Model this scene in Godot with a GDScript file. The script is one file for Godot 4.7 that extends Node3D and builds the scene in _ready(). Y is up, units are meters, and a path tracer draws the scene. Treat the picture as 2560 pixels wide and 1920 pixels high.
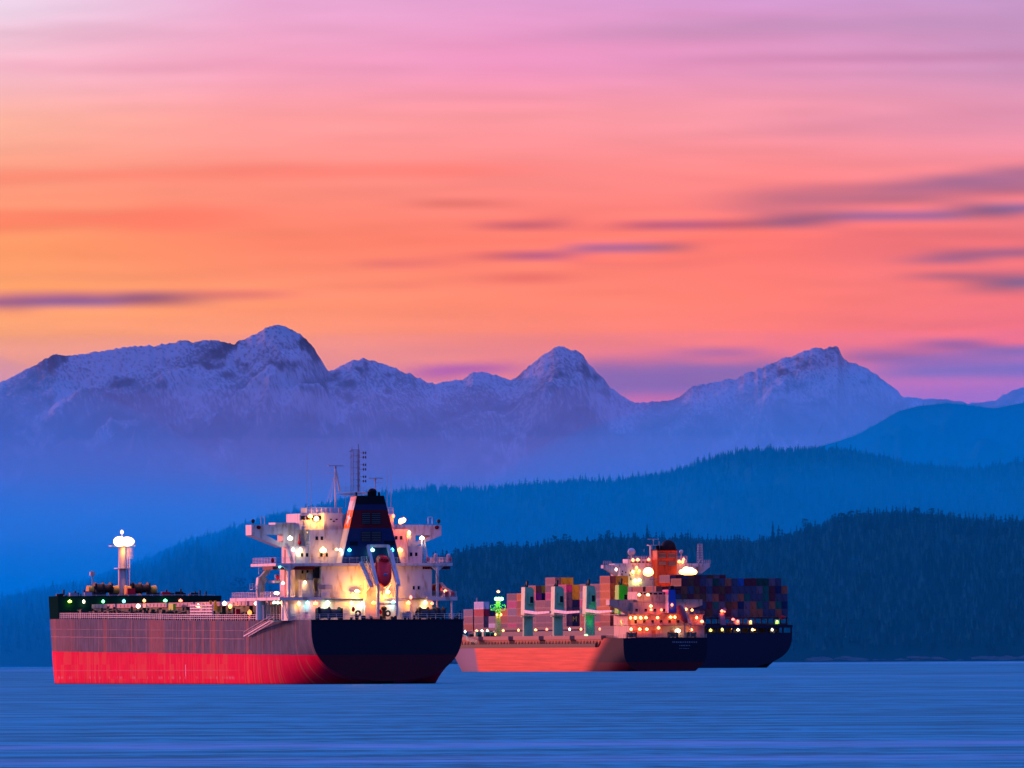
extends Node3D
# Dusk anchorage: three moored ships, forested hills, snowy mountains, sunset sky.

const K := 0.00004096      # tangent per photo pixel (photo 2560 x 1920)
const CX := 1280.0
const HY := 1642.0         # horizon row
const EYE := Vector3(0, 5.4, 0)
const ROLL := -0.3         # degrees

var rng := RandomNumberGenerator.new()
var mats := {}
var names := {}

# ---------------------------------------------------------------- pixel rays
func ray(px: float, py: float) -> Vector3:
	var a := deg_to_rad(ROLL)
	var x := (px - CX) * K
	var y := (HY - py) * K
	return Vector3(x * cos(a) - y * sin(a), x * sin(a) + y * cos(a), -1.0)

func at(px: float, py: float, dist: float) -> Vector3:
	return EYE + ray(px, py) * dist

class Hull:
	var t: Transform3D
	var node: Node3D

func lz(h: Hull, px: float, py: float, w: float) -> Vector3:   # point of the ship's own plane z = w behind that pixel
	var inv := h.t.affine_inverse()
	var o := inv * EYE
	var d := inv.basis * ray(px, py)
	return o + d * ((w - o.z) / d.z)

func lx(h: Hull, px: float, py: float, u: float) -> Vector3:   # the same on the plane x = u
	var inv := h.t.affine_inverse()
	var o := inv * EYE
	var d := inv.basis * ray(px, py)
	return o + d * ((u - o.x) / d.x)

# ---------------------------------------------------------------- mesh builder
class Mb:
	var v := PackedVector3Array()
	var n := PackedVector3Array()
	var uv := PackedVector2Array()
	var c := PackedColorArray()
	var ix := PackedInt32Array()
	var col := Color.WHITE

	func tri(a: Vector3, b: Vector3, d: Vector3) -> void:
		var m := (d - a).cross(b - a).normalized()
		var k := v.size()
		v.append(a); v.append(b); v.append(d)
		for i in 3:
			n.append(m); c.append(col); uv.append(Vector2.ZERO); ix.append(k + i)

	func quad(a: Vector3, b: Vector3, d: Vector3, e: Vector3) -> void:
		var m := (d - a).cross(b - a)
		if m.length() < 1e-9: m = (e - a).cross(d - a)
		m = m.normalized()
		var k := v.size()
		v.append(a); v.append(b); v.append(d); v.append(e)
		for i in 4:
			n.append(m); c.append(col); uv.append(Vector2.ZERO)
		for i in [0, 1, 2, 0, 2, 3]: ix.append(k + i)

	func hexa(p: Array) -> void:   # bottom ring p0..p3, top ring p4..p7
		quad(p[3], p[2], p[1], p[0]); quad(p[4], p[5], p[6], p[7])
		for i in 4:
			var j := (i + 1) % 4
			quad(p[i], p[j], p[4 + j], p[4 + i])

	func box(lo: Vector3, hi: Vector3) -> Mb:
		var a := Vector3(minf(lo.x, hi.x), minf(lo.y, hi.y), minf(lo.z, hi.z))
		var b := Vector3(maxf(lo.x, hi.x), maxf(lo.y, hi.y), maxf(lo.z, hi.z))
		hexa([Vector3(a.x, a.y, a.z), Vector3(a.x, a.y, b.z), Vector3(b.x, a.y, b.z), Vector3(b.x, a.y, a.z),
			Vector3(a.x, b.y, a.z), Vector3(a.x, b.y, b.z), Vector3(b.x, b.y, b.z), Vector3(b.x, b.y, a.z)])
		return self

	func beam(a: Vector3, b: Vector3, w: float, h := -1.0) -> Mb:
		if h < 0: h = w
		var d := (b - a).normalized()
		var up := Vector3.UP if absf(d.y) < 0.95 else Vector3(0, 0, 1)
		var s := d.cross(up).normalized() * w * 0.5
		var q := s.cross(d).normalized() * h * 0.5
		hexa([a - s - q, a + s - q, b + s - q, b - s - q, a - s + q, a + s + q, b + s + q, b - s + q])
		return self

	func tube(a: Vector3, b: Vector3, r0: float, r1 := -1.0, seg := 8, caps := true) -> Mb:
		if r1 < 0: r1 = r0
		var d := (b - a).normalized()
		var up := Vector3.UP if absf(d.y) < 0.95 else Vector3(0, 0, 1)
		var s := d.cross(up).normalized()
		var q := s.cross(d).normalized()
		var k := v.size()
		for i in seg + 1:
			var f := TAU * i / seg
			var o := s * cos(f) + q * sin(f)
			v.append(a + o * r0); v.append(b + o * r1)
			for j in 2:
				n.append(o); c.append(col); uv.append(Vector2(float(i) / seg, j))
		for i in seg:
			var m := k + i * 2
			for j in [m, m + 2, m + 1, m + 1, m + 2, m + 3]: ix.append(j)
		if caps:
			for i in range(1, seg - 1):
				var f0 := TAU * i / seg
				var f1 := TAU * (i + 1) / seg
				var o0 := s; var o1 := s * cos(f0) + q * sin(f0); var o2 := s * cos(f1) + q * sin(f1)
				if r1 > 0.001: tri(b + o0 * r1, b + o1 * r1, b + o2 * r1)
				if r0 > 0.001: tri(a + o0 * r0, a + o2 * r0, a + o1 * r0)
		return self

	func ball(o: Vector3, r: Vector3, seg := 12, rings := 8) -> Mb:
		var k := v.size()
		for i in rings + 1:
			var t := PI * i / rings
			for j in seg + 1:
				var f := TAU * j / seg
				var m := Vector3(sin(t) * cos(f), cos(t), sin(t) * sin(f))
				v.append(o + m * r); n.append((m / r).normalized()); c.append(col); uv.append(Vector2(float(j) / seg, float(i) / rings))
		for i in rings:
			for j in seg:
				var a := k + i * (seg + 1) + j
				var b := a + seg + 1
				for q in [a, b, a + 1, a + 1, b, b + 1]: ix.append(q)
		return self

	func slab(pts: Array, push: Vector3) -> Mb:   # polygon given in order, pushed along a vector
		var nrm := Vector3.ZERO
		for i in pts.size():
			var p: Vector3 = pts[i]; var q: Vector3 = pts[(i + 1) % pts.size()]
			nrm += p.cross(q)
		var ax := nrm.abs().max_axis_index()
		var flat := PackedVector2Array()
		for p in pts:
			flat.append(Vector2(p.y, p.z) if ax == 0 else Vector2(p.z, p.x) if ax == 1 else Vector2(p.x, p.y))
		var t := Geometry2D.triangulate_polygon(flat)
		for i in range(0, t.size(), 3):
			tri(pts[t[i]], pts[t[i + 2]], pts[t[i + 1]])
			tri(pts[t[i]] + push, pts[t[i + 1]] + push, pts[t[i + 2]] + push)
		for i in pts.size():
			var p: Vector3 = pts[i]; var q: Vector3 = pts[(i + 1) % pts.size()]
			quad(p, q, q + push, p + push)
		return self

	func grid(pts: Array, rows: int, cols: int, uvs := [], smooth := true, cs := []) -> Mb:
		var k := v.size()
		for i in rows * cols:
			v.append(pts[i]); uv.append(uvs[i] if uvs.size() else Vector2.ZERO); c.append(cs[i] if cs.size() else col)
		var m := PackedVector3Array(); m.resize(rows * cols)
		for i in rows - 1:
			for j in cols - 1:
				var a := i * cols + j; var b := a + 1; var d := a + cols; var e := d + 1
				var f: Vector3 = (pts[d] - pts[a]).cross(pts[b] - pts[a]) + (pts[e] - pts[d]).cross(pts[e] - pts[b]) * 0.0001
				if f.length() < 1e-9: f = (pts[e] - pts[b]).cross(pts[b] - pts[d])
				for q in [a, b, d, e]: m[q] += f
				for q in [a, b, e, a, e, d]: ix.append(k + q)
		for i in rows * cols: n.append((m[i] if m[i].length() > 0 else Vector3.UP).normalized())
		return self

	func mesh() -> ArrayMesh:
		var a := []
		a.resize(Mesh.ARRAY_MAX)
		a[Mesh.ARRAY_VERTEX] = v; a[Mesh.ARRAY_NORMAL] = n; a[Mesh.ARRAY_TEX_UV] = uv; a[Mesh.ARRAY_COLOR] = c; a[Mesh.ARRAY_INDEX] = ix
		var m := ArrayMesh.new()
		m.add_surface_from_arrays(Mesh.PRIMITIVE_TRIANGLES, a)
		return m

# ---------------------------------------------------------------- nodes
func numbered(called: String) -> String:
	var k: int = names.get(called, 0)
	names[called] = k + 1
	return called if k == 0 else "%s_%03d" % [called, k]

func tag(o: Node, label: String, category := "", group := "", kind := "") -> void:
	if label: o.set_meta("label", label)
	if category: o.set_meta("category", category)
	if group: o.set_meta("group", group)
	if kind: o.set_meta("kind", kind)

func part(called: String, mb: Mb, m: Material, parent: Node = null, label := "") -> MeshInstance3D:
	var o := MeshInstance3D.new()
	o.name = called if parent else numbered(called)
	o.mesh = mb.mesh()
	o.material_override = m
	(parent if parent else self).add_child(o, true)
	if label: o.set_meta("label", label)
	return o

func thing(called: String, label: String, category: String, where := Vector3.ZERO, group := "") -> Node3D:
	var o := Node3D.new()
	o.name = numbered(called)
	add_child(o)
	o.position = where
	tag(o, label, category, group)
	return o

func lin(r: float, g: float, b: float) -> Color:   # linear base colour to the sRGB that albedo_color takes
	return Color(r, g, b).linear_to_srgb()

func paint(key: String, r: float, g: float, b: float, rough := 0.5, metal := 0.0, spec := 0.22) -> StandardMaterial3D:
	if mats.has(key): return mats[key]
	var m := StandardMaterial3D.new()
	m.resource_name = key
	m.albedo_color = lin(r, g, b)
	m.roughness = rough; m.metallic = metal; m.metallic_specular = spec
	mats[key] = m
	return m

func glow(key: String, c: Color, e: float) -> StandardMaterial3D:
	if mats.has(key): return mats[key]
	var m := StandardMaterial3D.new()
	m.resource_name = key
	m.albedo_color = Color(0.8, 0.8, 0.8)
	m.emission_enabled = true
	m.emission = c
	m.emission_energy_multiplier = e
	mats[key] = m
	return m

func smooth(a: float, b: float, x: float) -> float:
	return smoothstep(a, b, x)

func poly(pts: PackedFloat32Array, x: float) -> float:   # x0, y0, x1, y1 ... interpolated
	var k := pts.size() / 2
	if x <= pts[0]: return pts[1]
	for i in k - 1:
		var x1 := pts[i * 2 + 2]
		if x <= x1:
			var x0 := pts[i * 2]
			return lerpf(pts[i * 2 + 1], pts[i * 2 + 3], (x - x0) / (x1 - x0))
	return pts[k * 2 - 1]

# ================================================================ sky
const SKYX := [0.0, 640.0, 1280.0, 1920.0, 2560.0]
const SKYY := [0.0, 150.0, 300.0, 450.0, 600.0, 750.0, 900.0, 1020.0]
const SKYC := [
	[0xefd6ea, 0xecaad2, 0xe6a0d2, 0xd79bd2, 0xc89bcd],
	[0xf8bccd, 0xf5a5c3, 0xf096c3, 0xe196c3, 0xc891be],
	[0xffb49e, 0xff9f9e, 0xff9aa2, 0xf89aaa, 0xeb9ab8],
	[0xff9a7c, 0xff907e, 0xff8b86, 0xff8b8c, 0xfa8f9c],
	[0xff9c68, 0xff886c, 0xff7f70, 0xff7a74, 0xeb7680],
	[0xffa672, 0xff9674, 0xff8a76, 0xff8078, 0xf07684],
	[0xffa478, 0xff9c78, 0xff8c73, 0xff7d78, 0xfa7387],
	[0xffa088, 0xff9884, 0xff7d82, 0xfa6e91, 0xf573a5],
]
# x0, x1, y at x0, y at x1, half thickness, strength, colour, softness of the ends
const STREAKS := [
	[-300.0, 640.0, 752.0, 732.0, 15.0, 0.95, 0x985e7a, 330.0],
	[-300.0, 330.0, 738.0, 728.0, 7.0, 0.5, 0xa0628a, 200.0],
	[420.0, 820.0, 733.0, 729.0, 5.0, 0.5, 0xd06a70, 200.0],
	[1190.0, 1440.0, 558.0, 556.0, 8.0, 0.85, 0xa4506e, 70.0],
	[1480.0, 1960.0, 572.0, 561.0, 7.0, 0.75, 0xb4546e, 160.0],
	[1800.0, 2900.0, 566.0, 522.0, 12.0, 0.98, 0x805a80, 200.0],
	[1700.0, 2900.0, 520.0, 470.0, 30.0, 0.62, 0xb06a88, 300.0],
	[2100.0, 2900.0, 490.0, 430.0, 24.0, 0.75, 0xa06a92, 300.0],
	[860.0, 1260.0, 655.0, 648.0, 6.0, 0.55, 0xc86070, 140.0],
	[1180.0, 1500.0, 645.0, 636.0, 9.0, 0.8, 0xb4546c, 110.0],
	[1400.0, 1740.0, 620.0, 630.0, 9.0, 1.0, 0x8a586e, 80.0],
	[1560.0, 1810.0, 613.0, 612.0, 6.0, 0.7, 0xb05870, 70.0],
	[1380.0, 1790.0, 666.0, 667.0, 6.0, 0.65, 0xc85a6c, 90.0],
	[2220.0, 2900.0, 664.0, 622.0, 13.0, 0.85, 0x92608a, 150.0],
	[2240.0, 2900.0, 706.0, 690.0, 8.0, 0.65, 0xa06284, 110.0],
	[2390.0, 2900.0, 728.0, 718.0, 14.0, 0.95, 0x7c587c, 110.0],
	[1000.0, 1300.0, 506.0, 505.0, 6.0, 0.4, 0xd06a64, 90.0],
	[740.0, 1100.0, 722.0, 718.0, 5.0, 0.4, 0xd07064, 90.0],
	[980.0, 1460.0, 708.0, 696.0, 5.0, 0.45, 0xe06468, 120.0],
	[2270.0, 2500.0, 868.0, 866.0, 7.0, 0.9, 0xa4649c, 50.0],
	[1480.0, 1960.0, 896.0, 888.0, 8.0, 0.7, 0xa0689f, 120.0],
	[1340.0, 2100.0, 955.0, 945.0, 44.0, 1.0, 0x986aa2, 160.0],
	[2060.0, 2900.0, 903.0, 890.0, 14.0, 0.85, 0x98669f, 120.0],
	[2120.0, 2900.0, 938.0, 930.0, 22.0, 0.8, 0xa06aa2, 160.0],
	[980.0, 1330.0, 935.0, 915.0, 14.0, 0.9, 0xc8649c, 110.0],
	[1200.0, 2900.0, 85.0, 60.0, 26.0, 0.3, 0xa88cb8, 500.0],
	[-300.0, 900.0, 60.0, 84.0, 20.0, 0.2, 0xd0a0c0, 500.0],
	[-300.0, 760.0, 540.0, 536.0, 26.0, 0.3, 0xff5a50, 300.0],
	[-300.0, 1500.0, 428.0, 424.0, 16.0, 0.22, 0xff6a58, 400.0],
	[1700.0, 2900.0, 330.0, 300.0, 34.0, 0.25, 0xc884a8, 400.0],
	[1500.0, 2900.0, 160.0, 150.0, 12.0, 0.25, 0xc080b0, 400.0],
	[-300.0, 1100.0, 150.0, 160.0, 9.0, 0.2, 0xe090b8, 400.0],
	[1900.0, 2800.0, 610.0, 625.0, 40.0, 0.25, 0xe06a78, 300.0],
]

func hexlin(h: int) -> Vector3:
	var c := Color8((h >> 16) & 255, (h >> 8) & 255, h & 255).srgb_to_linear()
	return Vector3(c.r, c.g, c.b)

func sky_frame(px: float, py: float) -> Vector3:   # colour of the photographed part of the sky
	var x := clampf(px / 640.0, 0.0, 3.9999)
	var i := int(x)
	var j := 0
	while j < 6 and py > SKYY[j + 1]: j += 1
	var t := clampf((py - SKYY[j]) / (SKYY[j + 1] - SKYY[j]), 0.0, 1.0)
	t = t * t * (3.0 - 2.0 * t) * 0.5 + t * 0.5
	var a := hexlin(SKYC[j][i]).lerp(hexlin(SKYC[j][i + 1]), x - i)
	var b := hexlin(SKYC[j + 1][i]).lerp(hexlin(SKYC[j + 1][i + 1]), x - i)
	return a.lerp(b, t)

func sky_wide(el: float, az: float) -> Vector3:   # degrees; the dome as a whole, the afterglow low on the left
	var toward := pow(0.5 + 0.5 * cos(deg_to_rad(az + 48.0)), 2.6)
	var low := Vector3(0.12, 0.12, 0.36).lerp(Vector3(1.3, 0.42, 0.22), toward)
	var mid := Vector3(0.11, 0.11, 0.36).lerp(Vector3(0.85, 0.52, 0.95), toward)
	var top := Vector3(0.30, 0.62, 2.7)
	var c := low.lerp(mid, smoothstep(0.0, 14.0, el))
	return c.lerp(top, smoothstep(14.0, 60.0, el))

func make_sky() -> ImageTexture:
	var w := 2048
	var h := 4096
	var im := Image.create(256, 512, false, Image.FORMAT_RGBF)
	for y in 512:
		var el := 90.0 - (y + 0.5) * 180.0 / 512.0
		for x in 256:
			var az := (x + 0.5) * 360.0 / 256.0
			var c := sky_wide(maxf(el, 0.0), az if az < 180.0 else az - 360.0)
			im.set_pixel(x, y, Color(c.x, c.y, c.z))
	im.resize(w, h, Image.INTERPOLATE_CUBIC)
	var no := FastNoiseLite.new()
	no.seed = 5; no.frequency = 1.0; no.fractal_octaves = 4
	var y0 := h / 2 - 260
	var nr := 268
	for xi in range(-80, 80):
		var line := []
		var az := (xi + 0.5) * 360.0 / w
		var x := xi if xi >= 0 else xi + w
		for k in nr:
			var y := y0 + k
			var was := im.get_pixel(x, y)
			var c := Vector3(was.r, was.g, was.b)
			var el := 90.0 - (y + 0.5) * 180.0 / h
			var px := CX + tan(deg_to_rad(az)) / K
			var py := HY - tan(deg_to_rad(el)) / cos(deg_to_rad(az)) / K
			py -= (px - CX) * tan(deg_to_rad(ROLL))
			var share := (1.0 - smoothstep(4.2, 10.5, el)) * (1.0 - smoothstep(3.2, 12.0, absf(az)))
			if share > 0.0: c = c.lerp(sky_air(px, py, no), share)
			line.append(c)
		# the renderer reads the sky through a smoothing spline: give it the spline's own weights
		var z := -0.26794919
		var up := []
		up.resize(nr)
		up[0] = line[0] / (1.0 - z)
		for k in range(1, nr): up[k] = line[k] + up[k - 1] * z
		var low: Array = []
		low.resize(nr)
		low[nr - 1] = line[nr - 1] / 6.0
		for k in range(nr - 2, -1, -1): low[k] = (low[k + 1] - up[k]) * z
		for k in range(4, nr - 4):
			var c: Vector3 = (low[k] * 6.0).max(Vector3(0.003, 0.003, 0.003))
			im.set_pixel(x, y0 + k, Color(c.x, c.y, c.z))
	return ImageTexture.create_from_image(im)

func sky_air(px: float, py: float, no: FastNoiseLite) -> Vector3:
	var c := sky_frame(px, clampf(py, 0.0, 1020.0))
	for s in STREAKS:
		var f: float = (px - s[0]) / (s[1] - s[0])
		var cy: float = lerpf(s[2], s[3], f) + 4.0 * no.get_noise_2d(px * 0.004, s[2])
		var half: float = s[4] * (1.0 + 0.5 * no.get_noise_2d(px * 0.003, s[2] + 77.0)) + 0.5
		var d := (py - cy) / half
		if absf(d) > 3.5: continue
		var ends := smoothstep(0.0, s[7], px - s[0]) * smoothstep(0.0, s[7], s[1] - px)
		c = c.lerp(Vector3(0.95, 0.17, 0.19), ends * s[5] * 0.35 * exp(-d * d * 0.5))
		c = c.lerp(hexlin(s[6]), minf(1.0, ends * s[5] * 1.1) * exp(-d * d * d * d * 0.9))
	return unhaze(c * (1.0 + 0.07 * no.get_noise_2d(px * 0.0012, py * 0.02) + 0.04 * no.get_noise_2d(px * 0.003, py * 0.06)), py)

func unhaze(c: Vector3, py: float) -> Vector3:   # the clear sky beyond the valley haze
	var e := maxf((HY - minf(py, 1080.0)) * K, 0.004)
	var t := exp(-maxf(0.0, minf(SLAB_H / e, 46000.0) - 4600.0) * SLAB_D)
	return ((c - HAZE_S * (1.0 - t)) / t).max(Vector3(0.004, 0.004, 0.004))

const SLAB_H := 180.0
const SLAB_D := 1.0 / 36000.0
const HAZE_S := Vector3(0.0, 0.2, 0.8)

func set_light() -> void:
	var cam := Camera3D.new()
	cam.name = "camera"
	add_child(cam)
	cam.position = EYE
	cam.rotation_degrees = Vector3(0, 0, ROLL)
	cam.near = 2.0; cam.far = 90000.0
	cam.projection = Camera3D.PROJECTION_FRUSTUM
	cam.keep_aspect = Camera3D.KEEP_HEIGHT
	cam.size = cam.near * 1920.0 * K
	cam.frustum_offset = Vector2(0, cam.near * (HY - 960.0) * K)
	cam.current = true
	var env := Environment.new()
	env.background_mode = Environment.BG_SKY
	var sky := Sky.new()
	var pano := PanoramaSkyMaterial.new()
	pano.panorama = make_sky()
	sky.sky_material = pano
	env.sky = sky
	env.tonemap_mode = Environment.TONE_MAPPER_LINEAR
	env.tonemap_exposure = 1.0
	env.volumetric_fog_enabled = true
	env.volumetric_fog_density = 0.0
	env.sdfgi_enabled = true; env.ssao_enabled = true; env.ssil_enabled = true
	var we := WorldEnvironment.new()
	we.environment = env
	add_child(we)
	var sun := DirectionalLight3D.new()
	sun.name = "afterglow"
	sun.light_energy = 1.6
	sun.light_angular_distance = 9.0
	sun.light_color = lin(1.0, 0.25, 0.23)
	sun.shadow_enabled = true
	sun.sky_mode = DirectionalLight3D.SKY_MODE_LIGHT_ONLY
	add_child(sun)
	sun.look_at_from_position(Vector3(-0.78, 0.09, -0.57) * 100.0, Vector3.ZERO)

func mist(called: String, lo: Vector3, hi: Vector3, dens: float, col: Color, label: String, round := false) -> void:
	var f := FogVolume.new()
	f.name = numbered(called)
	f.shape = RenderingServer.FOG_VOLUME_SHAPE_ELLIPSOID if round else RenderingServer.FOG_VOLUME_SHAPE_BOX
	f.size = hi - lo
	f.position = (lo + hi) * 0.5
	var m := FogMaterial.new()
	m.density = dens
	m.albedo = col
	f.material = m
	add_child(f)
	tag(f, label, "haze", "", "stuff")

# ================================================================ land and water
const RIDGE := [-400.0, 1010.0, -200.0, 985.0, 0.0, 949.0, 66.0, 915.0, 100.0, 898.0, 128.0, 882.0, 160.0, 878.0, 195.0, 881.0, 230.0, 872.0, 265.0, 870.0, 300.0, 864.0, 340.0, 857.0, 385.0, 856.0,
	430.0, 850.0, 465.0, 843.0, 490.0, 848.0, 525.0, 843.0, 545.0, 846.0, 590.0, 856.0, 600.0, 848.0, 625.0, 835.0, 655.0, 822.0, 685.0, 807.0, 712.0, 807.0, 730.0, 816.0, 748.0, 828.0, 768.0, 840.0, 785.0, 860.0, 800.0, 884.0, 815.0, 910.0,
	824.0, 925.0, 845.0, 917.0, 868.0, 903.0, 892.0, 894.0, 920.0, 893.0, 950.0, 901.0, 985.0, 915.0, 1020.0, 929.0, 1060.0, 945.0, 1090.0, 957.0, 1115.0, 950.0, 1140.0, 946.0, 1160.0, 944.0, 1185.0, 930.0, 1200.0, 926.0, 1225.0, 929.0, 1255.0, 938.0, 1280.0, 948.0,
	1300.0, 938.0, 1325.0, 915.0, 1350.0, 892.0, 1375.0, 876.0, 1390.0, 866.0, 1403.0, 863.0, 1420.0, 870.0, 1450.0, 877.0, 1462.0, 888.0, 1482.0, 915.0, 1505.0, 938.0, 1530.0, 968.0, 1560.0, 990.0, 1600.0, 1006.0, 1640.0, 1003.0, 1690.0, 997.0,
	1710.0, 985.0, 1735.0, 964.0, 1770.0, 958.0, 1820.0, 950.0, 1855.0, 940.0, 1885.0, 927.0, 1930.0, 912.0, 1960.0, 897.0, 1985.0, 890.0, 2035.0, 872.0, 2065.0, 873.0, 2092.0, 868.0, 2100.0, 873.0, 2110.0, 893.0, 2130.0, 908.0, 2160.0, 918.0, 2195.0, 938.0,
	2230.0, 965.0, 2262.0, 993.0, 2285.0, 996.0, 2310.0, 1000.0, 2345.0, 999.0, 2380.0, 1003.0, 2440.0, 1012.0, 2480.0, 1008.0, 2510.0, 992.0, 2560.0, 972.0, 2700.0, 930.0, 2900.0, 960.0]
const HILL_MID := [-500.0, 1560.0, -200.0, 1530.0, 0.0, 1494.0, 100.0, 1470.0, 200.0, 1452.0, 300.0, 1418.0, 380.0, 1390.0, 460.0, 1354.0, 520.0, 1335.0, 600.0, 1312.0, 680.0, 1288.0, 745.0, 1272.0, 850.0, 1248.0, 960.0, 1228.0, 1070.0, 1214.0, 1160.0, 1214.0, 1250.0, 1213.0, 1330.0, 1205.0,
	1420.0, 1196.0, 1500.0, 1197.0, 1600.0, 1190.0, 1680.0, 1176.0, 1750.0, 1150.0, 1810.0, 1130.0, 1870.0, 1120.0, 1940.0, 1118.0, 2060.0, 1116.0, 2120.0, 1120.0, 2180.0, 1132.0, 2260.0, 1150.0, 2330.0, 1163.0, 2430.0, 1168.0, 2500.0, 1160.0, 2560.0, 1150.0, 2800.0, 1120.0, 3100.0, 1130.0]
const HILL_FAR := [1900.0, 1220.0, 2000.0, 1140.0, 2050.0, 1112.0, 2100.0, 1098.0, 2150.0, 1080.0, 2200.0, 1052.0, 2250.0, 1023.0, 2300.0, 1010.0, 2370.0, 1003.0, 2440.0, 1010.0, 2490.0, 1016.0, 2560.0, 1002.0, 2700.0, 985.0, 2900.0, 990.0]
const HILL_NEAR := [360.0, 1655.0, 420.0, 1600.0, 470.0, 1545.0, 540.0, 1525.0, 620.0, 1510.0, 700.0, 1490.0, 800.0, 1450.0, 900.0, 1425.0, 1000.0, 1410.0, 1090.0, 1396.0, 1150.0, 1383.0, 1200.0, 1370.0, 1260.0, 1366.0, 1330.0, 1368.0, 1400.0, 1352.0, 1470.0, 1354.0, 1540.0, 1345.0, 1600.0, 1345.0, 1700.0, 1345.0, 1800.0, 1350.0, 1880.0, 1354.0, 1930.0, 1345.0, 1975.0, 1335.0, 2040.0, 1315.0, 2090.0, 1298.0, 2170.0, 1283.0, 2250.0, 1281.0, 2330.0, 1286.0, 2390.0, 1293.0, 2450.0, 1300.0, 2560.0, 1304.0, 2700.0, 1330.0, 2900.0, 1370.0]

func make_water() -> void:
	var no := FastNoiseLite.new()
	no.seed = 3; no.frequency = 1.0; no.fractal_octaves = 3
	var no2 := FastNoiseLite.new()
	no2.seed = 13; no2.frequency = 1.0; no2.fractal_octaves = 2
	var rows := 1100
	var cols := 150
	var pts := []
	var cs := []
	# lighter slicks of smooth water: x at which they start and end, distance, half width, strength
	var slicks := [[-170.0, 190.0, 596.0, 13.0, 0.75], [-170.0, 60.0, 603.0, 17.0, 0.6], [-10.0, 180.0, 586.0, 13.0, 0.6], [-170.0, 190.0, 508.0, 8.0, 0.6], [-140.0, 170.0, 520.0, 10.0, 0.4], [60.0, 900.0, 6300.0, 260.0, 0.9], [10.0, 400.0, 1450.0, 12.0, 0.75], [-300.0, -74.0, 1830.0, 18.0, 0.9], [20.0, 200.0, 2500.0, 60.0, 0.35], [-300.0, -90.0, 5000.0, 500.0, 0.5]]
	for i in rows:
		var t := 1.0 - float(i) / (rows - 1)
		var z := 300.0 * pow(16000.0 / 300.0, t) if i < rows - 1 else -200.0
		for j in cols:
			var s := 2.0 * j / (cols - 1) - 1.0
			var x := (s * 0.075 + 0.9 * s * s * s * s * s) * maxf(z, 300.0)
			pts.append(Vector3(x, 0, -z))
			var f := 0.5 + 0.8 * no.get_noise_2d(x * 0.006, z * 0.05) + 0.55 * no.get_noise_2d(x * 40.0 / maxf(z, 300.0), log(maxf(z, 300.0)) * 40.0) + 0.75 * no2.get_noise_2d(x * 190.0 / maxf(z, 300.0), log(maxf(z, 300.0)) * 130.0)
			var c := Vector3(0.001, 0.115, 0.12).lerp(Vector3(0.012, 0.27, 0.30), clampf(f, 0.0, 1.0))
			var l := 0.0
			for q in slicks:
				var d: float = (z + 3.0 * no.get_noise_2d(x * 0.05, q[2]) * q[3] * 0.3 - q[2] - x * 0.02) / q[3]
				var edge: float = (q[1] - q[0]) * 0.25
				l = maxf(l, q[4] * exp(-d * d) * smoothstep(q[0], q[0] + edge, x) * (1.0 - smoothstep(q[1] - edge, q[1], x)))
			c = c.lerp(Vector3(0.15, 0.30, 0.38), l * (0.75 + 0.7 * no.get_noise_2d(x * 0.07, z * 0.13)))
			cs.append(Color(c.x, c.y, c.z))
	var mb := Mb.new()
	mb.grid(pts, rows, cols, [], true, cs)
	for i in mb.n.size(): mb.n[i] = Vector3.UP
	var m := StandardMaterial3D.new()
	m.resource_name = "sea"
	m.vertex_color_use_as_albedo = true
	m.roughness = 0.5
	m.metallic_specular = 0.03
	var nt := NoiseTexture2D.new()
	nt.width = 512; nt.height = 512; nt.seamless = true; nt.as_normal_map = true; nt.bump_strength = 6.0
	var fn := FastNoiseLite.new(); fn.seed = 9; fn.frequency = 0.02; fn.fractal_octaves = 4
	nt.noise = fn
	m.normal_enabled = true; m.normal_texture = nt; m.normal_scale = 0.6
	m.uv1_triplanar = true; m.uv1_world_triplanar = true; m.uv1_scale = Vector3(0.03, 0.05, 0.06)
	var o := part("sea", mb, m)
	tag(o, "calm blue sea smoothed by a long exposure with pale slicks", "water", "", "structure")

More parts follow.
